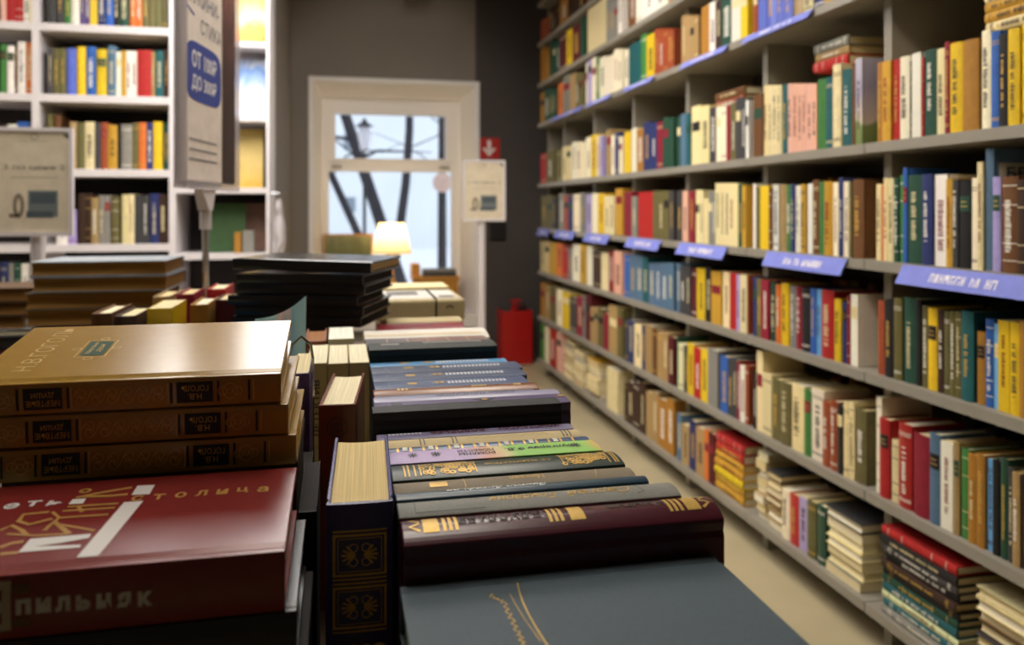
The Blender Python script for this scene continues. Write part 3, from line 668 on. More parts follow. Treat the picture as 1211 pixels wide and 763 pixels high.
# plastic bags hung on the end of the display bookcase
br = empty('plastic_bags', (-.303, YL+.03, .98), 'crumpled clear plastic bags hanging on the white bookcase end', 'bag')
V, Fs = [], []
N, K = 9, 12
for i in range(N):
    z = .14-.30*i/(N-1); rr = .012+.022*math.sin(min(1, i/(N-1)*1.15)*math.pi*.8)
    for k in range(K):
        a = 2*math.pi*k/K; q = rr*(1+.35*random.uniform(-1, 1))
        V.append((.036+q*math.cos(a)*.8, .02+q*math.sin(a)*1.2, z))
for i in range(N-1):
    for k in range(K):
        j = (k+1) % K; Fs.append((i*K+k, i*K+j, (i+1)*K+j, (i+1)*K+k))
mesh_obj('bag', V, Fs, 'clear_plastic', br)
mesh_obj('hook', *tube([(.002, .02, .17), (.036, .02, .17), (.036, .02, .13)], .003, 6), 'chrome', br)

# ------------------------------------------------------------------ framed notices and the banner
def notice(px0, px1, py0, py1, Yv, zfloor, label, pole_px, txt=True):
    a, b = at_y(px0, py0, Yv), at_y(px1, py1, Yv); z1, z0 = a.z, b.z; x0, x1 = a.x, b.x
    cx = (x0+x1)/2; W, H = x1-x0, z1-z0
    r = empty('notice_stand', (cx, Yv, zfloor), label, 'sign', 'framed notices on poles')
    zb = z0-zfloor; fw = W*.055
    pc = at_y(pole_px, py1, Yv).x-cx
    mesh_obj('frame', *join([box(-W/2, W/2, -.008, .006, zb, zb+fw), box(-W/2, W/2, -.008, .006, zb+H-fw, zb+H), box(-W/2, -W/2+fw, -.008, .006, zb+fw, zb+H-fw), box(W/2-fw, W/2, -.008, .006, zb+fw, zb+H-fw)]), 'shelf_white', r)
    mesh_obj('poster', *box(-W/2+fw, W/2-fw, -.002, .004, zb+fw, zb+H-fw), 'matte', r, lin('d8ccb4'))
    mesh_obj('pole', *tube([(pc, .027, .02), (pc, .027, zb+H*.5)], .0125 if W > .255 else .02, 10), 'shelf_white', r)
    mesh_obj('base', *lathe([(.11, 0), (.11, .012), (.03, .02)], 20, pc, .027), 'shelf_white', r)
    mp = lambda u, v: (u*W, -.0026, zb+v*H)
    deco('heading', [text_at('3 по цене 2', 0, .63, width=.78, height=.055, bold=.01)], mp, 'ink', r, lin('8b8478'))
    deco('small_print', [rect2(-.22+.03*i, -.2+.03*i, .87, .876) for i in range(14)]+[rect2(-.3+.03*i, -.277+.03*i, .535, .545) for i in range(20)]+[ring2(0, .915, .05, .012, 14, ry=.025)], mp, 'ink', r, lin('a39a8a'))
    deco('picture', [rect2(-.08, .3, .18, .42)], mp, 'ink', r, lin('70777a'))
    deco('picture', [rect2(-.05, .27, .3, .40), rect2(-.1, .24, .17, .23)], lambda u, v: (u*W, -.003, zb+v*H), 'ink', r, lin('4d5a60'))
    deco('figure', [ring2(-.2, .28, .05, .05, 14, ry=.09), rect2(-.32, -.2, .17, .21)], mp, 'ink', r, lin('8a7d6c'))
    deco('corner_clip', [([(W and .36, .945), (.445, .945), (.445, .885)], [(0, 1, 2)])], lambda u, v: (u*W, -.0031, zb+v*H), 'ink', r, lin('55565a'))
    return r
notice(547, 597.5, 189, 261.5, 4.42, 0, 'small white framed notice on a pole before the dark wall', 571)
notice(-6, 87, 150, 279, 2.62, 0, 'large white framed notice on a pole before the white bookcase', 41)
# banner holder: nearly edge-on acrylic holder on a chrome pole
bp = at_d(243, 300, 1.72); bp.z = .69
az = math.radians(9.0); u = Vector((math.sin(az), math.cos(az), 0)); nrm = Vector((u.y, -u.x, 0))   # nrm faces +X side, i.e. the camera
bn_ = empty('banner_stand', axes(u, -nrm, (0, 0, 1), bp), 'tall beige banner with a blue price badge on a chrome pole', 'sign')
ZB = .445
def bb(name, b, m, c=None): return boxo(name, b, m, bn_, c)
WN = .345; x0b = -.135
bb('holder', (x0b-.012, x0b+WN+.004, .004, .012, ZB, ZB+.75), 'shelf_white')
mesh_obj('holder_edge', *join([box(x0b-.016, x0b-.012, -.012, .014, ZB-.01, ZB+.75), box(x0b-.016, x0b+WN+.008, -.012, .014, ZB-.014, ZB-.0005), box(x0b+WN+.004, x0b+WN+.008, -.012, .014, ZB, ZB+.75)]), 'clear_plastic', bn_)
bb('poster', (x0b, x0b+WN*.72, -.001, .0035, ZB+.004, ZB+.75), 'matte', lin('f0e6de'))
bb('photo_strip', (x0b+WN*.722, x0b+WN, -.003, .0035, ZB+.004, ZB+.75), 'brick_photo')
bm = lambda a, b: (a, -.0016, ZB+b); PC = x0b+WN*.36
deco('heading', [text_at('БУКИНИ-', PC, .385, width=.20, height=.032)], bm, 'ink', bn_, lin('6f7484'))
deco('heading', [text_at('СТИКА', PC+.045, .33, width=.14, height=.032)], bm, 'ink', bn_, lin('6f7484'))
deco('heading_rule', [ribbon([(x0b+.01, .357), (x0b+.06, .345)], .005)], bm, 'ink', bn_, lin('3c4fa6'))
def blob(cx, cy, a, b, n=40):
    P = []
    for i in range(n):
        t = 2*math.pi*i/n; c_, s_ = math.cos(t), math.sin(t)
        P.append((cx+a*math.copysign(abs(c_)**.45, c_), cy+b*math.copysign(abs(s_)**.45, s_)))
    return P, [tuple(range(n))]
deco('price_badge', [blob(PC, .23, .115, .062)], bm, 'ink', bn_, lin('3c4fa6'))
deco('price_text', [text_at('ОТ 100₽', PC, .255, width=.16, height=.036, bold=.03), text_at('ДО 300₽', PC, .205, width=.16, height=.036, bold=.03)], lambda a, b: (a, -.0021, ZB+b), 'ink', bn_, lin('eeeef6'))
deco('small_print', [rect2(x0b+.03+.012*i, x0b+.04+.012*i, z, z+.005) for z in (.085, .064, .044) for i in range(15)], bm, 'ink', bn_, lin('8d8a90'))
mesh_obj('clamp', [(-.045, -.008, ZB-.0145), (.045, -.008, ZB-.0145), (.012, -.012, ZB-.06), (-.012, -.012, ZB-.06), (-.045, .01, ZB-.0145), (.045, .01, ZB-.0145), (.012, .012, ZB-.06), (-.012, .012, ZB-.06)], [(0, 3, 2, 1), (4, 5, 6, 7), (0, 1, 5, 4), (1, 2, 6, 5), (2, 3, 7, 6), (3, 0, 4, 7)], 'shelf_white', bn_)
mesh_obj('collar', *tube([(0, 0, ZB-.0605), (0, 0, ZB-.10)], .0125, 12), 'shelf_white', bn_)
mesh_obj('pole', *tube([(0, 0, .012), (0, 0, ZB-.1)], .0075, 12), 'chrome', bn_)
mesh_obj('base', *lathe([(.045, 0), (.045, .008), (.015, .014)], 20), 'chrome', bn_)

# ------------------------------------------------------------------ big sale table
TZ = .69
r = empty('sale_table', (-.2, 1.25, 0), 'dark wooden table covered with rows and stacks of books', 'table')
mesh_obj('tabletop', *box(-.44, .45, -.98, 1.12, TZ-.035, TZ), 'table_wood', r)
for sx in (-.40, .41):
    for sy in (-.92, 1.06): mesh_obj('leg', *box(sx-.03, sx+.03, sy-.03, sy+.03, 0, TZ-.0355), 'table_wood', r)
mesh_obj('apron', *join([box(-.37, .38, -.93, -.91, TZ-.12, TZ-.036), box(-.37, .38, 1.05, 1.07, TZ-.12, TZ-.036)]), 'table_wood', r)
RZ = .732
r = empty('display_riser', (.14, 1.05, TZ), 'low dark wooden riser under the row of spine-up books', 'riser')
mesh_obj('board', *box(-.105, .105, -.57, .57, .027, RZ-TZ-.0005), 'table_wood', r)
for sy in (-.55, 0, .55): mesh_obj('cleat', *box(-.1, .1, sy-.012, sy+.012, .0003, .0265), 'table_wood', r)

# lying books: local (a to the right, b up/away), spine towards the camera
def LIE(x_left, y, z, t, rz=0, tilt=0, L=0):
    # local z -> +X, y -> +Y, x -> -Z ; origin at spine, left end, mid thickness
    m = axes((0, 0, -1), (0, 1, 0), (1, 0, 0), (0, 0, 0))
    return Matrix.Translation((x_left, y, z+t/2)) @ Matrix.Rotation(rz, 4, 'Z') @ Matrix.Rotation(tilt, 4, 'X') @ m
def lie_spine(r, off=.0004, ref=None):
    h, w, t, b = r['_dim']; k = h/ref if ref else 1.0
    def f(a, q): return (-q, -b*(1-(2*q/t)**2)-off, a*k)
    f.axis = 1; return f
def pick(r, px, py, axis, val):
    """where the ray through a pixel meets a local plane of a placed thing"""
    mi = r.matrix_basis.inverted(); o = mi @ Vector((0, 0, CAMZ)); d = (mi.to_3x3() @ ray(px, py))
    return o+d*((val-o[axis])/d[axis])
def on_cover(r, px, py):
    h, w, t, b = r['_dim']; p = pick(r, px, py, 0, -t/2); return (p.z, p.y)
def on_spine(r, px, py):
    p = pick(r, px, py, 1, 0.0); return (p.z, -p.x)
def lie_cover(r, off=.0003):
    h, w, t, b = r['_dim']
    return lambda a, q: (-t/2-off, q, a)

# --- red volume and the stack below it
RX0, RY, L = -.233, .446, .205
zt = .898
r = book(L, .128, .033, lin('7e2622'), LIE(RX0, RY, zt-.0355, .033, tilt=.035), 'red hardback with white and gold lettering lying on the nearest stack', 'stack by the navy book', 'redcover', bulge=.002, bev=True, arc=10)
mp = lie_spine(r); mc = lie_cover(r)
letters = 'пильняк'
LP = ((29.7, 715), (53.3, 713), (76, 711.5), (100, 710), (124.2, 708), (147.8, 706.6), (172.6, 705.4))
def blocks(r, dx=0, dy=0):
    out = []
    for ch, (px, py) in zip(letters, LP):
        a, b = on_spine(r, px+dx, py+dy); out.append(text_at(ch, a, b, width=.0068, height=.0078, bold=.05))
    return out
deco('spine_title', blocks(r), mp, 'ink', r, lin('d9d6cc'))
a, b = on_spine(r, -9, 717)
deco('spine_emblem', [frame2(a-.009, a+.009, b-.0125, b+.0125, .004), ring2(a, b, .004, .003, 14)], mp, 'ink', r, lin('b9ad92'))
a, b = on_spine(r, 26, 714)
deco('spine_mark', [rect2(a-.004, a+.004, b+.0062, b+.0105)], mp, 'ink', r, lin('6b4a1c'))
deco('spine_mark', [rect2(a-.004, a+.004, b-.0105, b-.0062)], mp, 'ink', r, lin('6b4a1c'))
W1, G1 = lin('dcd6d2'), lin('b0802c')
def cp(*pts): return [on_cover(r, x, y) for x, y in pts]
def poly(*pts): return (cp(*pts), [tuple(range(len(pts)))])
def crib(wd, *pts): return ribbon(cp(*pts), wd)
deco('cover_bar', [poly((90.5, 660), (116.4, 658), (169.3, 593), (146.7, 594.7))], mc, 'ink', r, W1)
deco('cover_bar', [poly((155.6, 586), (176.7, 585), (183.3, 574), (162.7, 575))], mc, 'ink', r, W1)
def ctext(ch, px, py, w_, h_, bold=.02):
    a, b = on_cover(r, px, py); return text_at(ch, a, b, width=w_, height=h_, bold=bold)
deco('cover_lettering', [ctext('е', 14, 599, .0085, .0085, .03), ctext('т', 39.6, 596, .008, .0085, .03), ctext('ь', 65, 595.5, .0085, .0085, .03), poly((81, 597), (98, 596), (102, 590), (86, 591))], mc, 'ink', r, W1)
deco('cover_initial', [poly((21.5, 654), (36, 638), (108, 632), (105, 637), (70, 643), (40, 647), (96, 645), (95, 648))], mc, 'ink', r, W1)
deco('cover_lettering', [ctext(ch, px, py, .0068, .0088) for ch, px, py in (('с', 162.7, 589.7), ('т', 188, 588), ('о', 213.9, 585.7), ('л', 238.6, 583.7), ('и', 263, 582), ('ц', 287, 580), ('а', 311, 579))], mc, 'ink', r, G1)
deco('cover_script', [crib(.0028, (90, 589), (120, 583), (156, 577)), crib(.003, (96, 588), (130, 587), (151, 585)), ring2(*on_cover(r, 101, 581), .0028, .002, 12),
    crib(.0022, (80, 600), (140, 596)), crib(.0022, (74, 605), (136, 601)), crib(.0022, (70, 613), (128, 609)), crib(.0022, (93, 600), (97, 606)), crib(.002, (62, 606), (70, 613), (56, 624)),
    crib(.003, (52, 628), (65, 618), (82, 632)), crib(.0022, (65, 620), (112, 628)), crib(.002, (8, 632), (40, 634), (78, 632)),
    crib(.0028, (58, 606), (28, 609), (22, 617), (34, 621), (62, 614)), crib(.0026, (0, 628), (14, 622), (26, 628), (32, 634)), crib(.003, (0, 648), (14, 643), (28, 641)), crib(.003, (0, 656), (22, 654))], mc, 'ink', r, G1)
t2 = .035
r = book(L, .130, t2, lin('171214'), LIE(RX0+.006, RY+.001, zt-.0355-.0006-t2, t2), 'black hardback with white spine letters under the red one', 'stack by the navy book', 'redcover', bulge=.002, bev=True, arc=8)
deco('spine_title', [text_at(ch, .082+.0115*i, 0, width=.0068, height=.0078, bold=.05) for i, ch in enumerate(letters)], lie_spine(r), 'ink', r, lin('cfccc2'))
deco('spine_emblem', [frame2(.056, .074, -.0125, .0125, .0035), ring2(.065, 0, .004, .003, 14)], lie_spine(r), 'ink', r, lin('b9ad92'))
deco('spine_mark', [rect2(.078, .0855, .0065, .0105), rect2(.078, .0855, -.0105, -.0065)], lie_spine(r), 'ink', r, lin('8a5a20'))
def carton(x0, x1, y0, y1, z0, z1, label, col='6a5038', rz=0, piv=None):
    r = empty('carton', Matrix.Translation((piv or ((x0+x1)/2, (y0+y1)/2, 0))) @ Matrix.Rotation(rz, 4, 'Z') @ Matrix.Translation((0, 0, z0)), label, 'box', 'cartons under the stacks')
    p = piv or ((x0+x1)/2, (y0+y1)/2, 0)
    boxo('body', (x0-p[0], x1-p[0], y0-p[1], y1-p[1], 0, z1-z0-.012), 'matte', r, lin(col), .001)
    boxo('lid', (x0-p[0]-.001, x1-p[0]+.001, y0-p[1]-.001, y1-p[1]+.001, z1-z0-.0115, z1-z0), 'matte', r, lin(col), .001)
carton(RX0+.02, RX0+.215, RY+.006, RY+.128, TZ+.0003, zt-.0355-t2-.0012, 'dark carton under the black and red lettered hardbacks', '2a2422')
# --- three tan volumes on a brown stack
GX, GY, GL, GT = -.243, .592, .205, .0215
gz = .8955
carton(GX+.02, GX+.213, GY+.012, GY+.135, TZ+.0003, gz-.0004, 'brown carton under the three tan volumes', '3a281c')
tilts = [.02, .075, .142]; zz = gz
names = ('bottom', 'middle', 'topmost')
for i in range(3):
    tl = math.radians(1)*0+tilts[i]
    x = GX+(.0085, .003, -.002)[i]
    M = LIE(x, GY+(.002, .003, .0)[i], zz, GT, rz=(.0, -.01, 0.0)[i], tilt=tl)
    r = book(GL, .137, GT, lin('a67f2c'), M, f'tan leathery hardback with gold spine ornament, {names[i]} of three', 'three matching tan volumes', 'leather', bulge=.0006, bev=True, arc=8, paper=lin('e6d8ae'))
    zz += GT+.0012
    mp = lie_spine(r); mc = lie_cover(r)
    # spine: dark bars, green-black labels, gold ornament; lettering upside down
    cxs = (.0505, .147)
    for c in cxs:
        deco('title_label', [rect2(c-.012, c+.012, -.0075, .0075, 1)]+[rect2(c+s_*.0155-.0008, c+s_*.0155+.0008, -.0075, .0075) for s_ in (-1, 1)], mp, 'ink', r, lin('10201a'))
    for x_ in (.1825, .0135): deco('spine_bar', [rect2(x_, x_+.0015, -.0075, .0075)], mp, 'ink', r, lin('10201a'))
    lt = lie_spine(r, .0007)
    deco('title_lettering', [text_at('МЕРТВЫЕ', cxs[0], -.003, width=.021, height=.0042, rot=math.pi), text_at('ДУШИ', cxs[0], .003, width=.014, height=.0042, rot=math.pi)], lt, 'gold', r)
    deco('title_lettering', [text_at('Н.В.', cxs[1], -.003, width=.009, height=.0042, rot=math.pi), text_at('ГОГОЛЬ', cxs[1], .003, width=.018, height=.0042, rot=math.pi)], lt, 'gold', r)
    for c, e in ((.0255, .0105), (.1705, .1858)):
        deco('spine_rosette', [ring2(c, 0, .0048, .0005, 18, ry=.0055), ring2(c-.005, 0, .003, .0005, 14), ring2(c+.005, 0, .003, .0005, 14), ring2(c, 0, .0018, .0004, 12), rect2(e, e+.0009, -.0075, .0075)], mp, 'gold', r)
    orn = []
    for k in range(6):
        c = .074+.0098*k
        orn += [ring2(c, .0026, .003, .0005, 14), ring2(c, -.0026, .003, .0005, 14), ribbon([(c-.0049+.00098*j, .0042*math.sin(j/10*2*math.pi)) for j in range(11)], .0005)]
    orn += [rect2(c+s_*.0175-.0005, c+s_*.0175+.0005, -.0075, .0075) for c, s_ in ((cxs[0], 1), (cxs[1], -1))]
    deco('spine_ornament', orn, mp, 'gold', r)
    if i == 2:
        def cp(*pts): return [on_cover(r, x, y) for x, y in pts]
        q = cp((93.3, 421), (121.4, 420.5), (135.4, 404.4), (108.2, 404.4))
        deco('cover_label', [(q, [(0, 1, 2, 3)])], mc, 'matte', r, lin('0f4028'), 'dark green label')
        ca_, cb_ = sum(p[0] for p in q)/4, sum(p[1] for p in q)/4
        wa, wb_ = abs(q[1][0]-q[0][0]+q[2][0]-q[3][0])/4, abs(q[2][1]-q[1][1])/2
        deco('cover_label_border', [frame2(ca_-wa-.0025, ca_+wa+.0025, cb_-wb_-.0035, cb_+wb_+.0035, .0008), ring2(ca_, cb_-wb_-.007, .003, .0008, 12), ring2(ca_, cb_+wb_+.007, .003, .0008, 12), ring2(ca_-wa-.0055, cb_, .0028, .0008, 12), ring2(ca_+wa+.0055, cb_, .0028, .0008, 12)], mc, 'gold', r)
        lc = lie_cover(r, .0006)
        deco('cover_title', [text_at('Мертвые', ca_-wa*.35, cb_, width=wb_*1.7, height=wa*.5, rot=math.pi/2, shear=.2), text_at('души', ca_+wa*.4, cb_, width=wb_*1.1, height=wa*.5, rot=math.pi/2, shear=.2)], lc, 'gold', r)
        p, q = cp((14, 440), (90, 389))
        deco('cover_author', [text_at('Н.В.ГОГОЛЬ', (p[0]+q[0])/2, (p[1]+q[1])/2, width=abs(q[1]-p[1]), height=.013, rot=math.pi/2+.0)], mc, 'gold', r)
# --- navy upright with gold spine panels
NT, NH = .043, .2005
M = Matrix.Translation((.0135, .521, TZ+.0003)) @ Matrix.Rotation(math.radians(-2), 4, 'Z')
r = book(NH, .152, NT, lin('2d2770'), M, 'navy upright hardback with gold spine panels at the near table corner', 'upright books along the table middle', 'vinyl', bulge=.001, bev=True, arc=12, paper=lin('e8cf96'))
mp = spine_map(r); hx = NT/2-.0045; orn = []; sol = []
for zc_ in (.1675, .134):
    orn = [frame2(-hx, hx, zc_-.0135, zc_+.0135, .0016), frame2(-hx+.003, hx-.003, zc_-.0108, zc_+.0108, .0005)]
    for sx in (-1, 1):
        orn += [ring2(sx*.004, s*.0045+zc_, .0026, .0007, 14) for s in (-1, 1)]
        for k in range(5):
            an = (-.9+.45*k); orn.append(ribbon([(sx*(.003), zc_), (sx*(.003+.0085*math.cos(an)), zc_+.0075*math.sin(an))], .0014))
    orn += [rect2(-hx, hx, zc_+.0148, zc_+.016, 4), rect2(-hx, hx, zc_-.016, zc_-.0148, 4)]
    deco('spine_panel', orn, mp, 'gold', r)
orn = []
orn += [ring2(-.012+.008*k, .104, .005, .0022, 14, .2, 2.9) for k in range(4)]
deco('spine_ornament', orn, mp, 'gold', r)
# --- red-brown upright with a ring logo
M = Matrix.Translation((-.001, .792, TZ+.0003)) @ Matrix.Rotation(math.radians(-5), 4, 'Z')
r = book(.199, .15, .036, lin('74301f'), M, 'red-brown upright hardback with a black ring logo on its spine', 'upright books along the table middle', 'vinyl', bulge=.001, bev=True, arc=6, paper=lin('efe3bf'))
deco('spine_logo', [ring2(0, .177, .0095, .0011, 24), frame2(-.005, .005, .1725, .1815, .0009), rect2(-.0016, -.0008, .1725, .1815), rect2(.0008, .0016, .1725, .1815), rect2(-.005, .005, .170, .1706)], spine_map(r), 'ink', r, lin('160a08'))
# --- three cream volumes with vertical title
for i in range(3):
    x = -.0255+.0255*i
    r = book(.2, .14, .0242, lin('b5a67e'), UP_L((x, .996+.006*(i == 0), TZ+.0003)), 'pale buff paperback lettered along its spine, one of three side by side', 'three buff detective paperbacks', 'matte', soft=True, paper=lin('f0e6c8'))
    deco('spine_title', [text_at('ДЕТЕКТИВ', 0, .145, width=.07, height=.009, rot=math.pi/2, bold=.02)], spine_map(r), 'ink', r, lin('2f2a24'))
# --- upright pair further back
r = book(.205, .118, .036, lin('b9b39a'), UP_L((.004, 1.152, TZ+.0003)), 'white-paged upright book behind the three buff paperbacks', 'upright books along the table middle', 'matte', soft=True, paper=lin('f2eee2'))
r = book(.203, .118, .03, lin('8a5030'), UP_L((-.032, 1.155, TZ+.0003)), 'brown upright book beside the white-paged one', 'upright books along the table middle', 'cloth', paper=lin('9c6a44'))
# dark and purple uprights squeezed between the tan stack and the middle column
for x, y, t, h, c, lb in ((-.0375, .835, .017, .222, 'pu', 'purple thin upright book behind the tan volumes'), (-.058, .80, .016, .205, 'wh', 'white thin upright book behind the tan volumes'), (-.022, .60, .013, .168, 'bk', 'black thin upright book between tan stack and navy book'), (-.0295, .665, .012, .158, 'dk', 'charcoal thin upright book between tan stack and red-brown book')):
    book(h, .12, t, LIN[c], UP_L((x, y, TZ+.0003)), lb, None, 'matte', soft=True, paper=lin('2b2624') if c in ('bk', 'dk') else None)
wr = mesh_obj('wire_bookend', *tube([(-.047, .822, TZ), (-.047, .822, .93), (-.045, .822, .944), (-.036, .822, .952), (-.027, .822, .944), (-.025, .822, .93), (-.025, .822, TZ)], .0014, 8), 'chrome')
tag(wr, 'thin bent wire bookend beside the purple upright book', 'bookend')

# --- blue book lying in front on a small stack
BX, BYb, BL, BW = .036, .4815, .204, .145
bz = .853; BT = .03
# spine at the back: local y -> -Y ; z -> +X ; x -> +Z
def LIEB(x_left, yback, z, t, rz=0):
    return Matrix.Translation((x_left, yback, z+t/2)) @ Matrix.Rotation(rz, 4, 'Z') @ axes((0, 0, 1), (0, -1, 0), (1, 0, 0), (0, 0, 0))
r = book(BL, BW, BT, lin('43545e'), LIEB(BX, BYb, bz-BT, BT), 'steel blue linen hardback with a gold signature lying flat before the maroon book', 'near corner stack', 'linen', bulge=.0035, bev=True, arc=12)
mcb = lambda a, q: (BT/2+.0003, q, a)
def bp_(*pts):
    o_ = []
    for x, y in pts: p = pick(r, x, y, 0, BT/2); o_.append((p.z, p.y))
    return o_
sig = bp_((580, 703), (583, 708), (590, 709), (596, 714), (600, 722), (604, 731), (609, 741), (613, 750), (617, 758), (622, 766))
fine = []
for i in range(len(sig)-1):
    for k in range(5):
        f = k/5; fine.append((sig[i][0]*(1-f)+sig[i+1][0]*f+.0016*math.sin((i*5+k)*1.7), sig[i][1]*(1-f)+sig[i+1][1]*f+.001*math.cos((i*5+k)*2.3)))
deco('gold_signature', [ribbon(fine, .0007), ribbon(bp_((611.8, 689.5), (614, 700), (618.5, 713), (625, 727), (634, 743), (646, 762), (650, 768)), .0008), ribbon(bp_((603, 703), (610, 716), (620.5, 733), (630, 746), (640, 760)), .0004)], mcb, 'gold', r)
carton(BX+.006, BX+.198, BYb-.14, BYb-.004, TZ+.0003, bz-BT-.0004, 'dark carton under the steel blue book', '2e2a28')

# --- row of spine-up books
def SPU(x_left, y_mid, ztop):
    # local x -> -Y, y -> -Z, z -> +X ; origin on the spine
    return axes((0, -1, 0), (0, 0, -1), (1, 0, 0), (x_left, y_mid, ztop))
def spineup(y0, y1, ztop, x0, x1, color, label, cover='cloth', bulge=None, soft=False, arc=10, bev=True):
    t = y1-y0-.0008; b = bulge if bulge is not None else min(.004, t*.12)
    zt_ = ztop-b
    return book(x1-x0, zt_-RZ-.0003, t, color, SPU(x0, (y0+y1)/2, zt_), label, 'row of spine-up books', cover, bulge=b, soft=soft, arc=arc, bev=bev)
PI = math.pi
r = spineup(.484, .521, .8815, .0385, .2495, lin('4f1626'), 'maroon vinyl hardback with gold bars and black lettering, spine up', 'vinyl', bulge=.0065, arc=14)
mp = lie_spine(r); L = r['_dim'][0]
def gbar(c, s): 
    q = [rect2(c-.008, c+.008, -.011, .011, 1)]
    q = [rect2(c-.005, c+.005, -.0105, .0105)]+[rect2(c+s*(.0085+.0038*k)-.0011, c+s*(.0085+.0038*k)+.0011, -.0105, .0105) for k in range(3)]
    return q
deco('spine_bars', gbar(.018, 1)+[ribbon([(.011, .009*q_), (.005, .0045*q_), (.011, .001*q_)], .002) for q_ in (-1, 1)], mp, 'gold', r)
deco('spine_bars', gbar(.1935, -1)+[ribbon([(.2005, .009*q_), (.206, .0045*q_), (.2005, .001*q_)], .002) for q_ in (-1, 1)], mp, 'gold', r)
deco('spine_bars', [rect2(.108, .118, -.0105, .0105)]+[rect2(.1025-.0038*k-.0011, .1025-.0038*k+.0011, -.0105, .0105) for k in range(3)], mp, 'gold', r)
deco('spine_title', [text_at('АБДУЛЛАЕВ', .066, .0005, width=.062, height=.0115, rot=PI, bold=.03), text_at('Чингиз', .156, .001, width=.04, height=.009, rot=PI, bold=.02)], mp, 'ink', r, lin('1c0a0e'))
r = spineup(.5215, .549, .881, .0385, .236, lin('84837c'), 'grey linen book with faded gold script, spine up', 'linen', bulge=.003, arc=12)
deco('spine_script', [text_at('Сергей', .15, .001, width=.05, height=.013, rot=PI, shear=.35), text_at('Бондарин', .092, .001, width=.052, height=.012, rot=PI, shear=.35)], lie_spine(r, ref=.211), 'gold', r)
deco('spine_lines', [ribbon([(.012, .009), (.012, -.010), (.062, -.010)], .0006), ribbon([(.022, .012), (.03, .006), (.036, .011), (.04, .003), (.05, .008), (.06, .002)], .0006), ribbon([(.178, .012), (.184, -.006), (.178, -.008)], .0006)], lie_spine(r, ref=.211), 'ink', r, lin('2c2a26'))
r = spineup(.5495, .5635, .8812, .0385, .223, lin('1d3f52'), 'dark blue book with white script, spine up', 'gloss', bulge=.002)
deco('spine_script', [text_at('Виктор Астафьев', .083, .002, width=.084, height=.0085, rot=PI, shear=.4, bold=.015)], lie_spine(r, ref=.211), 'ink', r, lin('eef0ee'))
r = spineup(.564, .5875, .8805, .0385, .219, lin('82735a'), 'taupe cloth book with worn corner, spine up', 'linen', bulge=.002)
for nm_, q_ in (('spine_script', [text_at('Михаил', .115, 0, width=.03, height=.008, rot=PI)]), ('spine_mark', [rect2(.03, .045, -.006, .002)]), ('spine_line', [ribbon([(.06, -.009), (.06, .009)], .0006)]), ('spine_line', [ribbon([(.175, -.009), (.18, .009)], .0006)])): deco(nm_, q_, lie_spine(r, ref=.211), 'gold', r)
r = spineup(.588, .6235, .8825, .0385, .219, lin('1d322c'), 'dark green book with gilt floral spine panels, spine up', 'gloss', bulge=.0025, arc=12)
q = []
for (a0, a1) in ((.026, .074), (.156, .198)):
    q += [ring2(random.uniform(a0, a1), random.uniform(-.011, .011), .0022, .0011, 10) for _ in range(70)]
    q += [rect2(a0-.0012, a0, -.013, .013), rect2(a1, a1+.0012, -.013, .013)]
    deco('gilt_panel', q, lie_spine(r, ref=.211), 'gold', r); q = []
q += [rect2(x_, x_+.0014, -.0135, .0135) for x_ in (.011, .0145, .02, .203, .2055)]
deco('gilt_lines', q, lie_spine(r, ref=.211), 'gold', r)
deco('spine_title', [text_at('А.В. АМФИТЕАТРОВ', .115, -.001, width=.062, height=.005, rot=PI)], lie_spine(r, .0007, ref=.211), 'gold', r)
r = spineup(.624, .6555, .882, .0385, .213, (1, 1, 1, 1), 'lilac and bright green book, spine up', 'lilac_green_spine', bulge=.001)
deco('spine_title', [text_at('Булгарин Ф.В.', .15, 0, width=.07, height=.009, rot=PI, bold=.02), text_at('ПОВЕСТИ', .086, .003, width=.036, height=.006, rot=PI, bold=.02), text_at('РОМАНЫ', .086, -.005, width=.036, height=.006, rot=PI, bold=.02)]+[ribbon([(c+.005*math.cos(k*PI/4), .006*math.sin(k*PI/4)), (c-.005*math.cos(k*PI/4), -.006*math.sin(k*PI/4))], .0012) for c in (.024, .046, .188) for k in range(4)], lie_spine(r, ref=.211), 'ink', r, lin('26202a'))
r = spineup(.656, .670, .881, .0385, .212, lin('2b4a78'), 'blue book with gold and white checks, spine up', 'gloss', bulge=.001)
deco('spine_checks', [rect2(.01+.013*k, .0125+.013*k, -.0075, .0075) for k in range(15)], lie_spine(r, ref=.211), 'gold', r)
deco('spine_squares', [rect2(.016+.026*k, .021+.026*k, -.006, .002) for k in range(7)], lie_spine(r, .0007, ref=.211), 'ink', r, lin('d8d4c8'))
r = spineup(.6705, .700, .8805, .0385, .211, lin('cdb98c'), 'cream book with thin dark spine bands, spine up', 'matte', bulge=.003)
for xs_ in ((.036, .04), (.07, .074), (.19, .194, .198)): deco('spine_bands', [rect2(x_, x_+.0012, -.010, .010) for x_ in xs_], lie_spine(r, ref=.211), 'ink', r, lin('4a4038'))
deco('spine_ornament', [ribbon([(.085+.01*k, .005*(-1)**k) for k in range(10)], .0008), ribbon([(.085+.01*k, -.005*(-1)**k) for k in range(10)], .0008)], lie_spine(r, ref=.211), 'ink', r, lin('b39a66'))
r = spineup(.7005, .720, .8795, .033, .211, lin('8d86ac'), 'lilac book with dark red capital letters, spine up', 'gloss', bulge=.0015)
deco('spine_title', [text_at('КОНСТАНТИН', .163, .001, width=.066, height=.0105, rot=PI, bold=.03), text_at('ВОРОБЬЕВ', .085, .001, width=.058, height=.0105, rot=PI, bold=.03)], lie_spine(r, ref=.211), 'ink', r, lin('5a2730'))
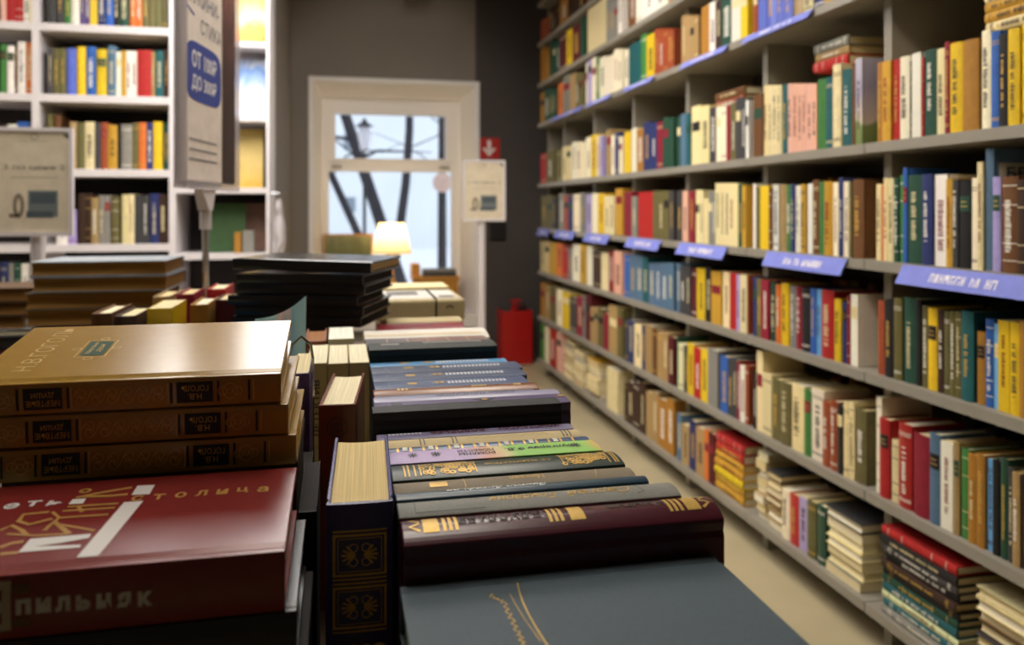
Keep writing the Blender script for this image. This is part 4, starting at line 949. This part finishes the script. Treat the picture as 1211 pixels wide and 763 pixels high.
deco('spine_note', [rect2(.012+.004*k, .0145+.004*k, -.002, .002) for k in range(9)], lie_spine(r, ref=.211), 'ink', r, lin('e8e4f0'))
r = spineup(.7205, .746, .898, .03, .205, lin('17161b'), 'black hardback standing above its neighbours, spine up', 'cloth', bulge=.001)
r = spineup(.7475, .785, .892, .033, .222, lin('5d4f78'), 'purple book with red dotted spine line, spine up', 'gloss', bulge=.001)
deco('spine_dots', [rect2(.02+.008*k, .025+.008*k, -.011, -.008) for k in range(22)], lie_spine(r, ref=.211), 'ink', r, lin('b0485a'))
deco('spine_emblem', [([(.105, .01), (.135, .01), (.12, -.006)], [(0, 1, 2)]), rect2(.018, .03, -.004, .008)], lie_spine(r, ref=.211), 'ink', r, lin('2c2638'))
for q_ in (rect2(.203, .209, 0, .006), rect2(.117, .123, .002, .007)): deco('spine_mark', [q_], lie_spine(r, .0007, ref=.211), 'gold', r)
r = spineup(.786, .82, .8905, .034, .2235, lin('9a96b4'), 'pale lilac book with dark capital letters, spine up', 'gloss', bulge=.0035)
deco('spine_title', [text_at('Савва ДАНГУЛОВ', .115, .002, width=.09, height=.009, rot=PI, bold=.01)], lie_spine(r, ref=.211), 'ink', r, lin('57546c'))
r = spineup(.821, .836, .886, .036, .205, lin('52627e'), 'slate blue thin book behind the pale lilac one, spine up', 'gloss', bulge=.001)
r = spineup(.8365, .867, .8875, .036, .213, lin('8c5634'), 'brown orange book with small gold marks, spine up', 'vinyl', bulge=.003)
for q_ in ([rect2(.03+k*.005, .033+k*.005, -.004, .004) for k in range(3)], [rect2(.125, .145, -.002, .004)], [rect2(.18, .19, -.003, .003)]): deco('spine_mark', q_, lie_spine(r, ref=.211), 'gold', r)
for i, (a, b, zt_, xe, c, lb) in enumerate(((.868, .91, .885, .210, '4f5f85', 'slate blue volume with white tick marks, first of three'), (.911, .955, .885, .217, '4a5877', 'slate blue volume with white tick marks, second of three'), (.956, .998, .885, .222, '46536f', 'slate blue volume with white tick marks, third of three'), (1.0, 1.027, .884, .213, '5f9fd2', 'bright blue volume with white tick marks beside the slate ones'))):
    r = spineup(a, b, zt_, .0385, xe, lin(c), lb+', spine up', 'gloss', bulge=.001)
    deco('spine_ticks', [rect2(.1+.0052*k, .1032+.0052*k, -.007, .004) for k in range(16)], lie_spine(r, ref=.211), 'ink', r, lin('d9dae4'))
    deco('spine_mark', [rect2(.082, .088, -.004, .004), rect2(.09, .095, -.004, .004), rect2(.045, .058, -.004, .004)], lie_spine(r, ref=.211), 'gold', r)
    deco('spine_frame', [frame2(.02, .08, -.008, .008, .0007)], lie_spine(r, ref=.211), 'ink', r, lin('aab4cc'))
r = spineup(1.03, 1.085, .901, .0385, .205, lin('232724'), 'thick black-green hardback with a grey top band, spine up', 'cloth', bulge=.002)
deco('spine_label', [rect2(.02, .05, -.008, .006), rect2(.09, .19, -.002, .012)], lie_spine(r, ref=.211), 'ink', r, lin('6d6a66'))
r = spineup(1.12, 1.2, .888, .0385, .216, (1, 1, 1, 1), 'brick-patterned brown book, spine up', 'brick_spine', bulge=.002)
deco('spine_grid', [rect2(.035*k, .035*k+.002, -.03, .03) for k in range(1, 6)], lie_spine(r, ref=.211), 'ink', r, lin('b08a6a'))
r = spineup(1.205, 1.30, .888, .0385, .228, lin('e2dcd2'), 'wide white book, spine up', 'matte', bulge=.006)
deco('spine_band', [rect2(.0, .2, -.03, -.022)], lie_spine(r, ref=.211), 'ink', r, lin('d8c49a'))
r = spineup(1.31, 1.35, .876, .06, .222, lin('6a5a70'), 'dusky purple book before the dark red one, spine up', 'gloss')
r = spineup(1.36, 1.43, .878, .065, .214, lin('8c2630'), 'dark red book before the tied bundle, spine up', 'gloss', bulge=.004)
r = spineup(1.44, 1.50, .878, .085, .222, lin('c8b68a'), 'buff book directly before the tied bundle, spine up', 'matte', bulge=.004)
# tied bundle
bx, by = .088, 1.72
br = empty('tied_bundle', (bx, by, TZ), 'bundle of old pale papers tied with dark string on the far table end', 'bundle')
mesh_obj('lower_stack', *join([box(0, .178, .0, .2, .0005+.0245*k, .0235+.0245*k) for k in range(6)]), 'matte', br, lin('a89878'))
b_ = boxo('top_packet', (-.004, .182, -.006, .2, .1480, .193), 'matte', br, lin('c9b890'), .006)
deco('cover_print', [rect2(.01, .17, .02, .19)], lambda a, q: (a, q, .1936), 'ink', br, lin('dcd8d0'))
deco('cover_print', [rect2(.13, .165, .03, .07), rect2(.02, .09, .09, .17)], lambda a, q: (a, q, .1939), 'ink', br, lin('6f6a66'))
deco('side_mark', [ring2(.148, .172, .007, .003, 12, .2, 2.9)], lambda a, q: (a, -.0066, q), 'ink', br, lin('3a3028'))
mesh_obj('string', *tube([(.118, -.008, .149), (.118, -.008, .191), (.118, -.004, .1955), (.118, .198, .1955), (.118, .203, .19)], .002, 6), 'ink', br, lin('2a2826'))
for i, (c, w_, dz) in enumerate((('ta', .15, .03), ('cr', .15, .02))):
    book(.17, .13, .02, LIN[c], LIE(.10, 1.975, .843+.021*i, .02), f'{PAL[c][1]} flat book behind the tied bundle', 'flat pile behind the bundle', soft=True)
boxo_ = empty('flat_box', (.185, 2.04, TZ), 'plain brown carton under the flat books behind the bundle', 'box')
boxo('carton', (-.09, .09, -.075, .075, .0005, .1525), 'matte', boxo_, lin('7a5c3c'), .003)

# --- black albums
px_c = at_d(424, 320, 1.33); ang = math.radians(-19.0)
zz = .8805
alb = [(.0, 0, .0172), (.004, .01, .0172), (-.006, .02, .0168), (.006, .0, .0172), (.003, -.03, .0168)]
def album(x, y, z, t, rz, roll, Lx, Wy, label, c='18171a', pc_='1b1a1c'):
    # right front corner at x,y ; length Lx to the left
    M = Matrix.Translation((x, y, z+t/2)) @ Matrix.Rotation(rz, 4, 'Z') @ Matrix.Rotation(roll, 4, 'Y') @ Matrix.Translation((-Lx, 0, 0)) @ axes((0, 0, -1), (0, 1, 0), (1, 0, 0), (0, 0, 0))
    return book(Lx, Wy, t, lin(c), M, label, 'stack of black albums', 'leather', bulge=.001, bev=True, paper=lin(pc_))
alb_n = ('bottom', 'second from the bottom', 'third from the bottom', 'fourth from the bottom', 'fifth from the bottom')
for i, (dx, da, t) in enumerate(alb):
    album(px_c.x+.004+dx, px_c.y-.002, zz, t, ang+da, .0, .225, .18, f'black album {alb_n[i]} of the black stack')
    zz += t+.0006
r = album(px_c.x+.02, px_c.y-.004, zz+.002, .019, ang-.02, .02, .245, .185, 'black album with pale pages lying askew on top of the black stack', pc_='cdb98c')
deco('cover_emboss', [frame2(.06, .13, .08, .1, .001)], lie_cover(r), 'ink', r, lin('55555a'))
# what the black stack stands on
carton(px_c.x-.215, px_c.x-.06, px_c.y+.02, px_c.y+.15, TZ+.0003, .880, 'dark carton under the black albums', '2a2626', ang, (px_c.x, px_c.y, 0))

# --- big old volumes, fore-edges to the camera
pc = at_d(197, 308, 1.65); zz = .972
for i, (t, dx, c, rz) in enumerate(((.030, 0, '9fa6ae', .0), (.0315, .006, '8d959f', -.02), (.033, -.012, '7d6a4a', .015), (.034, -.006, '6d5a40', -.01))):
    L = .257
    z0 = zz-t
    # fore-edge at the front: local y -> -Y, x -> Z, z -> +X
    M = Matrix.Translation((pc.x+dx-L, pc.y+.19, z0+t/2)) @ Matrix.Rotation(rz, 4, 'Z') @ axes((0, 0, 1), (0, -1, 0), (1, 0, 0), (0, 0, 0))
    book(L, .19, t, lin(c), M, f'old brown-paged volume with fore-edge out, {("topmost, pale grey cover,", "second", "third", "fourth", "fifth", "sixth", "seventh", "bottom")[i]} of the big stack', 'big old volumes stacked by the banner', 'cloth', paper=lin('96703a'))
    zz = z0-.0006
carton(pc.x-.25, pc.x-.012, pc.y+.01, pc.y+.18, TZ+.0003, zz, 'brown carton under the big old volumes', '4a3826')
# --- upright column beside them
yb0 = at_z(204, 364, .915)
for x, y, t, h, c, rz, lb in ((yb0.x-.02, yb0.y, .038, .224, 'ye', 0, 'yellow upright paperback beside the banner pole'),
    (yb0.x-.063, yb0.y-.04, .032, .218, 'db', 0, 'dark brown upright book next to the yellow paperback'),
    (yb0.x-.1, yb0.y-.03, .03, .222, 'bn', 0, 'brown upright book by the big old volumes'),
    (yb0.x-.018, yb0.y-.165, .03, .2, 'lb', 0, 'light blue upright book before the yellow paperback'),
    (yb0.x-.06, yb0.y-.18, .026, .2, 'gy', 0, 'grey upright book before the dark brown one'),
    (yb0.x-.052, yb0.y+.17, .03, .226, 'ta', 0, 'tan upright book behind the yellow paperback'),
    (yb0.x+.032, yb0.y+.06, .03, .222, 'oc', 0, 'ochre upright book right of the yellow paperback'),
    (yb0.x+.07, yb0.y+.10, .034, .225, 'mr', 0, 'maroon upright book near the black albums'),
    (yb0.x+.04, yb0.y+.20, .034, .235, 're', 0, 'red upright book behind the ochre one'),
    (yb0.x-.006, yb0.y+.145, .03, .232, 'cm', 0, 'crimson upright book behind the tan one')):
    book(h, .13, t, LIN[c], UP_L((x, y, TZ+.0003)), lb, 'upright books beside the banner', 'gloss' if c in ('ye', 'lb') else 'cloth', soft=c in ('ye', 'lb'))
# turquoise printed sheet leaning behind the tan volumes
V = []; n = 10
p0 = at_d(293, 378, .98); p1 = at_d(358, 378, .93)
for k in range(n+1):
    f = k/n; b = p0.lerp(p1, f); ht = -.008+.030*f**1.7
    V += [(b.x, b.y, TZ+.0003), (b.x+.004*math.sin(f*3), b.y+.09, b.z-.004+ht)]
sh = mesh_obj('booklet', V+[(x, y+.002, z) for x, y, z in V], [(2*k, 2*k+2, 2*k+3, 2*k+1) for k in range(n)]+[(2*k+1+2*(n+1), 2*k+3+2*(n+1), 2*k+2+2*(n+1), 2*k+2*(n+1)) for k in range(n)]+[(2*k+1, 2*k+3, 2*k+3+2*(n+1), 2*k+1+2*(n+1)) for k in range(n)], 'turquoise_print')
tag(sh, 'turquoise printed booklet leaning behind the tan volumes', 'booklet')

# ------------------------------------------------------------------ side trolley at the far left
tx, ty, tzz = -.965, 2.28, .778
r = empty('book_trolley', (tx, ty, 0), 'chrome wire trolley carrying brown books at the left', 'trolley')
for z in (.53, tzz): mesh_obj('tray', *box(-.30, .26, -.2, .2, z-.012, z), 'metal_dark', r)
for sx in (-.29, .25):
    for sy in (-.19, .19): mesh_obj('post', *tube([(sx, sy, .0), (sx, sy, tzz+.04)], .011, 10), 'chrome', r)
for z in (.53, tzz):
    mesh_obj('rail', *join([tube([(-.30, -.205, z+.012), (.26, -.205, z+.012)], .008, 8), tube([(.26, -.2, z+.012), (.26, .2, z+.012)], .008, 8)]), 'chrome', r)
z = tzz+.0004
for i in range(3):
    t = .034
    M = Matrix.Translation((tx-.04+.012*i-.01, ty-.02+.12, z+t/2)) @ axes((0, 0, 1), (0, -1, 0), (1, 0, 0), (0, 0, 0))
    book(.245, .18, t, lin('5b4430'), M, f'old brown-paged volume on the trolley, {("bottom", "middle", "top")[i]} of three', 'volumes stacked on the trolley', paper=lin('8a6232'))
    z += t+.0006
for i in range(4):
    x = tx-.02+.05*i
    book(.195, .13, .04, jit(LIN['mr' if i % 3 else 'cm']), UP_L((x, ty-.16, .5305)), 'dark red upright book on the lower trolley tray', 'red books on the trolley')
    
# ------------------------------------------------------------------ window sill things and the dark wall
lp = at_y(463, 300, 5.62)
r = empty('table_lamp', (lp.x, 5.62, WZ0), 'lit table lamp with a yellow pleated shade on the window sill', 'lamp')
zs0 = at_y(463, 300, 5.62).z-WZ0; zs1 = at_y(463, 264, 5.62).z-WZ0
prof_o = [(.142, zs0), (.128, zs0+.03), (.085, zs1)]
n = 40; V, Fs = [], []
for rr, z in prof_o:
    for i in range(n):
        a = 2*math.pi*i/n; q = rr*(1+.018*(-1)**i); V.append((q*math.cos(a), q*math.sin(a), z))
for k in range(2):
    for i in range(n): j = (i+1) % n; Fs.append((k*n+i, k*n+j, (k+1)*n+j, (k+1)*n+i))
mesh_obj('shade', V, Fs, 'lamp_shade', r)
mesh_obj('base', *lathe([(.07, 0), (.07, .015), (.03, .03), (.018, .08), (.03, .14), (.04, .2), (.02, .27), (.012, .32), (.012, zs0+.04)], 20), 'wood_yellow', r)
mesh_obj('bulb', *lathe([(.005, zs0+.041), (.03, zs0+.075), (.03, zs0+.1), (.008, zs0+.125)], 12), 'panel_light', r)
l = bpy.data.lights.new('lamp_glow', 'POINT'); l.energy = LAMP_POWER; l.color = (1, .8, .5); l.shadow_soft_size = .035
o = bpy.data.objects.new('lamp_glow', l); COL.objects.link(o); o.parent = r; o.location = (0, 0, zs0+.16)
a, b = at_y(382, 277, 5.785), at_y(441, 277, 5.785)
r = empty('landscape_painting', (a.x, 5.785, WZ0+.0005), 'green and brown landscape painting leaning in the window corner', 'painting')
mesh_obj('canvas', *box(.012, b.x-a.x-.012, .0, .014, .012, a.z-WZ0-.012), 'landscape_painting', r)
W_, H_ = b.x-a.x, a.z-WZ0
mesh_obj('frame', *join([box(0, W_, -.004, .018, 0, .0118), box(0, W_, -.004, .018, H_-.0118, H_), box(0, .0118, -.004, .018, .012, H_-.012), box(W_-.0118, W_, -.004, .018, .012, H_-.012)]), 'wood_yellow', r)
a, b = at_y(487, 312, 5.60), at_y(543, 326, 5.60)
r = empty('wooden_chest', (a.x, 5.56, WZ0+.0005), 'honey-coloured wooden chest on the sill beside the lamp', 'chest')
zb = b.z-WZ0; W_ = b.x-a.x
boxo('body', (0.012, W_-.012, .012, .2, 0, zb-.03), 'wood_yellow', r, None, .004)
boxo('lid', (0, W_, 0, .205, zb-.0295, zb), 'wood_yellow', r, None, .005)
boxo('upstand', (0, .06, .05, .2, zb+.0003, zb+.085), 'wood_yellow', r, None, .004)
for i in range(2):
    book(W_-.1, .12, .024, LIN['gy' if i else 'dk'], LIE(a.x+.075, 5.57, WZ0+zb+.0012+.0248*i, .024), ('grey flat book on the wooden chest', 'charcoal flat book on the wooden chest')[1-i], 'books on the chest')
# red exit-style arrow sign on the dark wall
p, q = at_y(565.5, 163, YB), at_y(591, 188, YB); W_ = q.x-p.x; H_ = p.z-q.z
r = empty('fire_sign', (p.x, YB-.006, q.z), 'square red sign with a white down arrow on the dark wall', 'sign')
boxo('plate', (0, W_, 0, .005, 0, H_), 'ink', r, lin('b8251f'))
deco('arrow', [rect2(W_*.42, W_*.58, H_*.4, H_*.88), ([(W_*.18, H_*.5), (W_*.3, H_*.52), (W_*.5, H_*.32), (W_*.7, H_*.52), (W_*.82, H_*.5), (W_*.5, H_*.12)], [(0, 1, 2, 5), (2, 3, 4, 5)])], lambda a, b: (a, -.0006, b), 'ink', r, lin('ece6e2'))
p = at_y(608, 30, YB)
# fire extinguisher in a red floor stand
e = at_z(611.5, 431, 0.0)
r = empty('fire_extinguisher', (e.x, e.y+.09, 0), 'red fire extinguisher in a boxy red floor stand by the dark wall', 'fire extinguisher')
mesh_obj('stand', *join([box(-.107, .107, -.1, -.09, 0, .37), box(-.107, -.098, -.0895, .09, 0, .37), box(.098, .107, -.0895, .09, 0, .37), box(-.097, .097, -.0895, .09, 0, .01)]), 'extinguisher_red', r)
mesh_obj('cylinder', *lathe([(.07, .0105), (.075, .03), (.075, .30), (.06, .345), (.025, .36), (.025, .38)], 24), 'extinguisher_red', r)
mesh_obj('valve', *join([box(-.012, .012, -.012, .012, .3805, .42), box(-.03, .05, -.008, .008, .424, .44), box(-.01, .055, -.008, .008, .395, .405)]), 'extinguisher_red', r)
mesh_obj('hose', *tube([(.013, 0, .40), (.06, .0, .41), (.083, 0, .38), (.086, 0, .2)], .009, 8), 'metal_dark', r)
dk_ = at_y(588, 273, YB)  # shadow on the wall behind the notice, built as a thin dark box
r = empty('notice_shadow', (dk_.x, YB-.0225, dk_.z), 'dark flat box imitating the shadow on the wall behind the framed notice', 'box')
boxo('body', (-.055, .055, -.0, .022, -.062, .062), 'metal_dark', r, None, .003)
boxo('lid', (-.05, .05, -.004, -.0005, -.057, .057), 'metal_dark', r, None, .001)

# ------------------------------------------------------------------ outside the window
st_box('ground_snow', (-14, 16, 5.96, 40, -.3, -.02), 'snow')
fr = empty('far_building', (2, 22, -.02), 'pale plastered building across the snowy yard', 'building')
mesh_obj('wall', *box(-14, 14, 0, .5, 0, 12), 'facade', fr)
for x, z in ((-1.7, 1.2), (-1.7, 2.9), (1.6, 1.2), (-4.6, 1.2), (-4.6, 2.9), (1.6, 4.6), (-1.7, 4.6)):
    wn_ = mesh_obj('window', *box(x-.15, x+.15, -.03, -.001, z-.2, z+.2), 'matte', fr, lin('8a949e'))
def tree(x, y, r0, lean, h, label, bend=0.0, seed=1, nb=20):
    rnd = random.Random(seed)
    t = empty('tree', (x, y, -.02), label, 'tree', 'bare trees in the yard')
    pts = [(lean*z+bend*math.sin(z*.9), 0, z) for z in [h*k/9 for k in range(10)]]
    mesh_obj('trunk', *tube(pts, [r0*(1-.07*k) for k in range(10)], 9), 'bark', t)
    for b in range(nb):
        k = rnd.uniform(.25, .95); z = h*k; p = Vector((lean*z+bend*math.sin(z*.9), 0, z)); s = rnd.choice((-1, 1))
        L = rnd.uniform(.7, 1.8); q = [p]; f_ = rnd.choice((.12, .15, .3))
        for j in range(4): q.append(q[-1]+Vector((s*L/4*rnd.uniform(.6, 1.1), rnd.uniform(-.1, .1), L/4*rnd.uniform(-.1, 1.0))))
        mesh_obj('branch', *tube(q, [r0*f_*(1-.2*j) for j in range(5)], 6), 'bark', t)
def tx_(px, py, Y): return at_y(px, py, Y)
a, b = tx_(408, 135, 10), tx_(452, 268, 10)
sl = (a.x-b.x)/(a.z-b.z)
tree(b.x-sl*(b.z+.02), 10, .085, sl, 6, 'thick bare tree leaning over the yard', seed=3)
a, b = tx_(476, 135, 11), tx_(466, 270, 11); sl = (a.x-b.x)/(a.z-b.z)
tree(b.x-sl*(b.z+.02), 11, .07, sl, 6.5, 'bare tree with a bent trunk beside the leaning one', bend=.12, seed=5)
a, b = tx_(524, 200, 12), tx_(523, 300, 12)
tree(b.x, 12, .075, 0, 6.5, 'straight bare tree behind the round sign', seed=8)
a, b = tx_(391, 205, 9), tx_(424, 278, 9); sl = (a.x-b.x)/(a.z-b.z)
tree(b.x-sl*(b.z+.02), 9, .05, sl, 5, 'slender bare tree leaning at the window edge', seed=11, nb=12)
p = tx_(431, 150, 9.5)
r = empty('street_lantern', (p.x, 9.5, -.02), 'old street lantern on a thin dark post in the snow', 'street lamp')
mesh_obj('post', *tube([(0, 0, 0), (0, 0, p.z-.281)], .02, 8), 'metal_dark', r)
mesh_obj('lantern', *lathe([(.045, p.z-.28), (.085, p.z-.05), (.05, p.z+.02)], 6), 'clear_plastic', r)
mesh_obj('roof', *lathe([(.11, p.z+.021), (.03, p.z+.08), (.015, p.z+.12)], 6), 'metal_dark', r)
p = tx_(523, 216, 8.5)
r = empty('round_sign', (p.x, 8.5, -.02), 'round pinkish sign on a post in the yard', 'sign')
mesh_obj('post', *tube([(0, .02, 0), (0, .02, p.z+.1)], .025, 8), 'metal_dark', r)
V, Fs = lathe([(.105, 0), (.105, .015)], 20)
mesh_obj('disc', [(x, -z, y+p.z+.02) for x, y, z in V], Fs, 'matte', r, lin('d8b8a8'))

for o in bpy.data.objects:
    if '_dim' in o: del o['_dim']
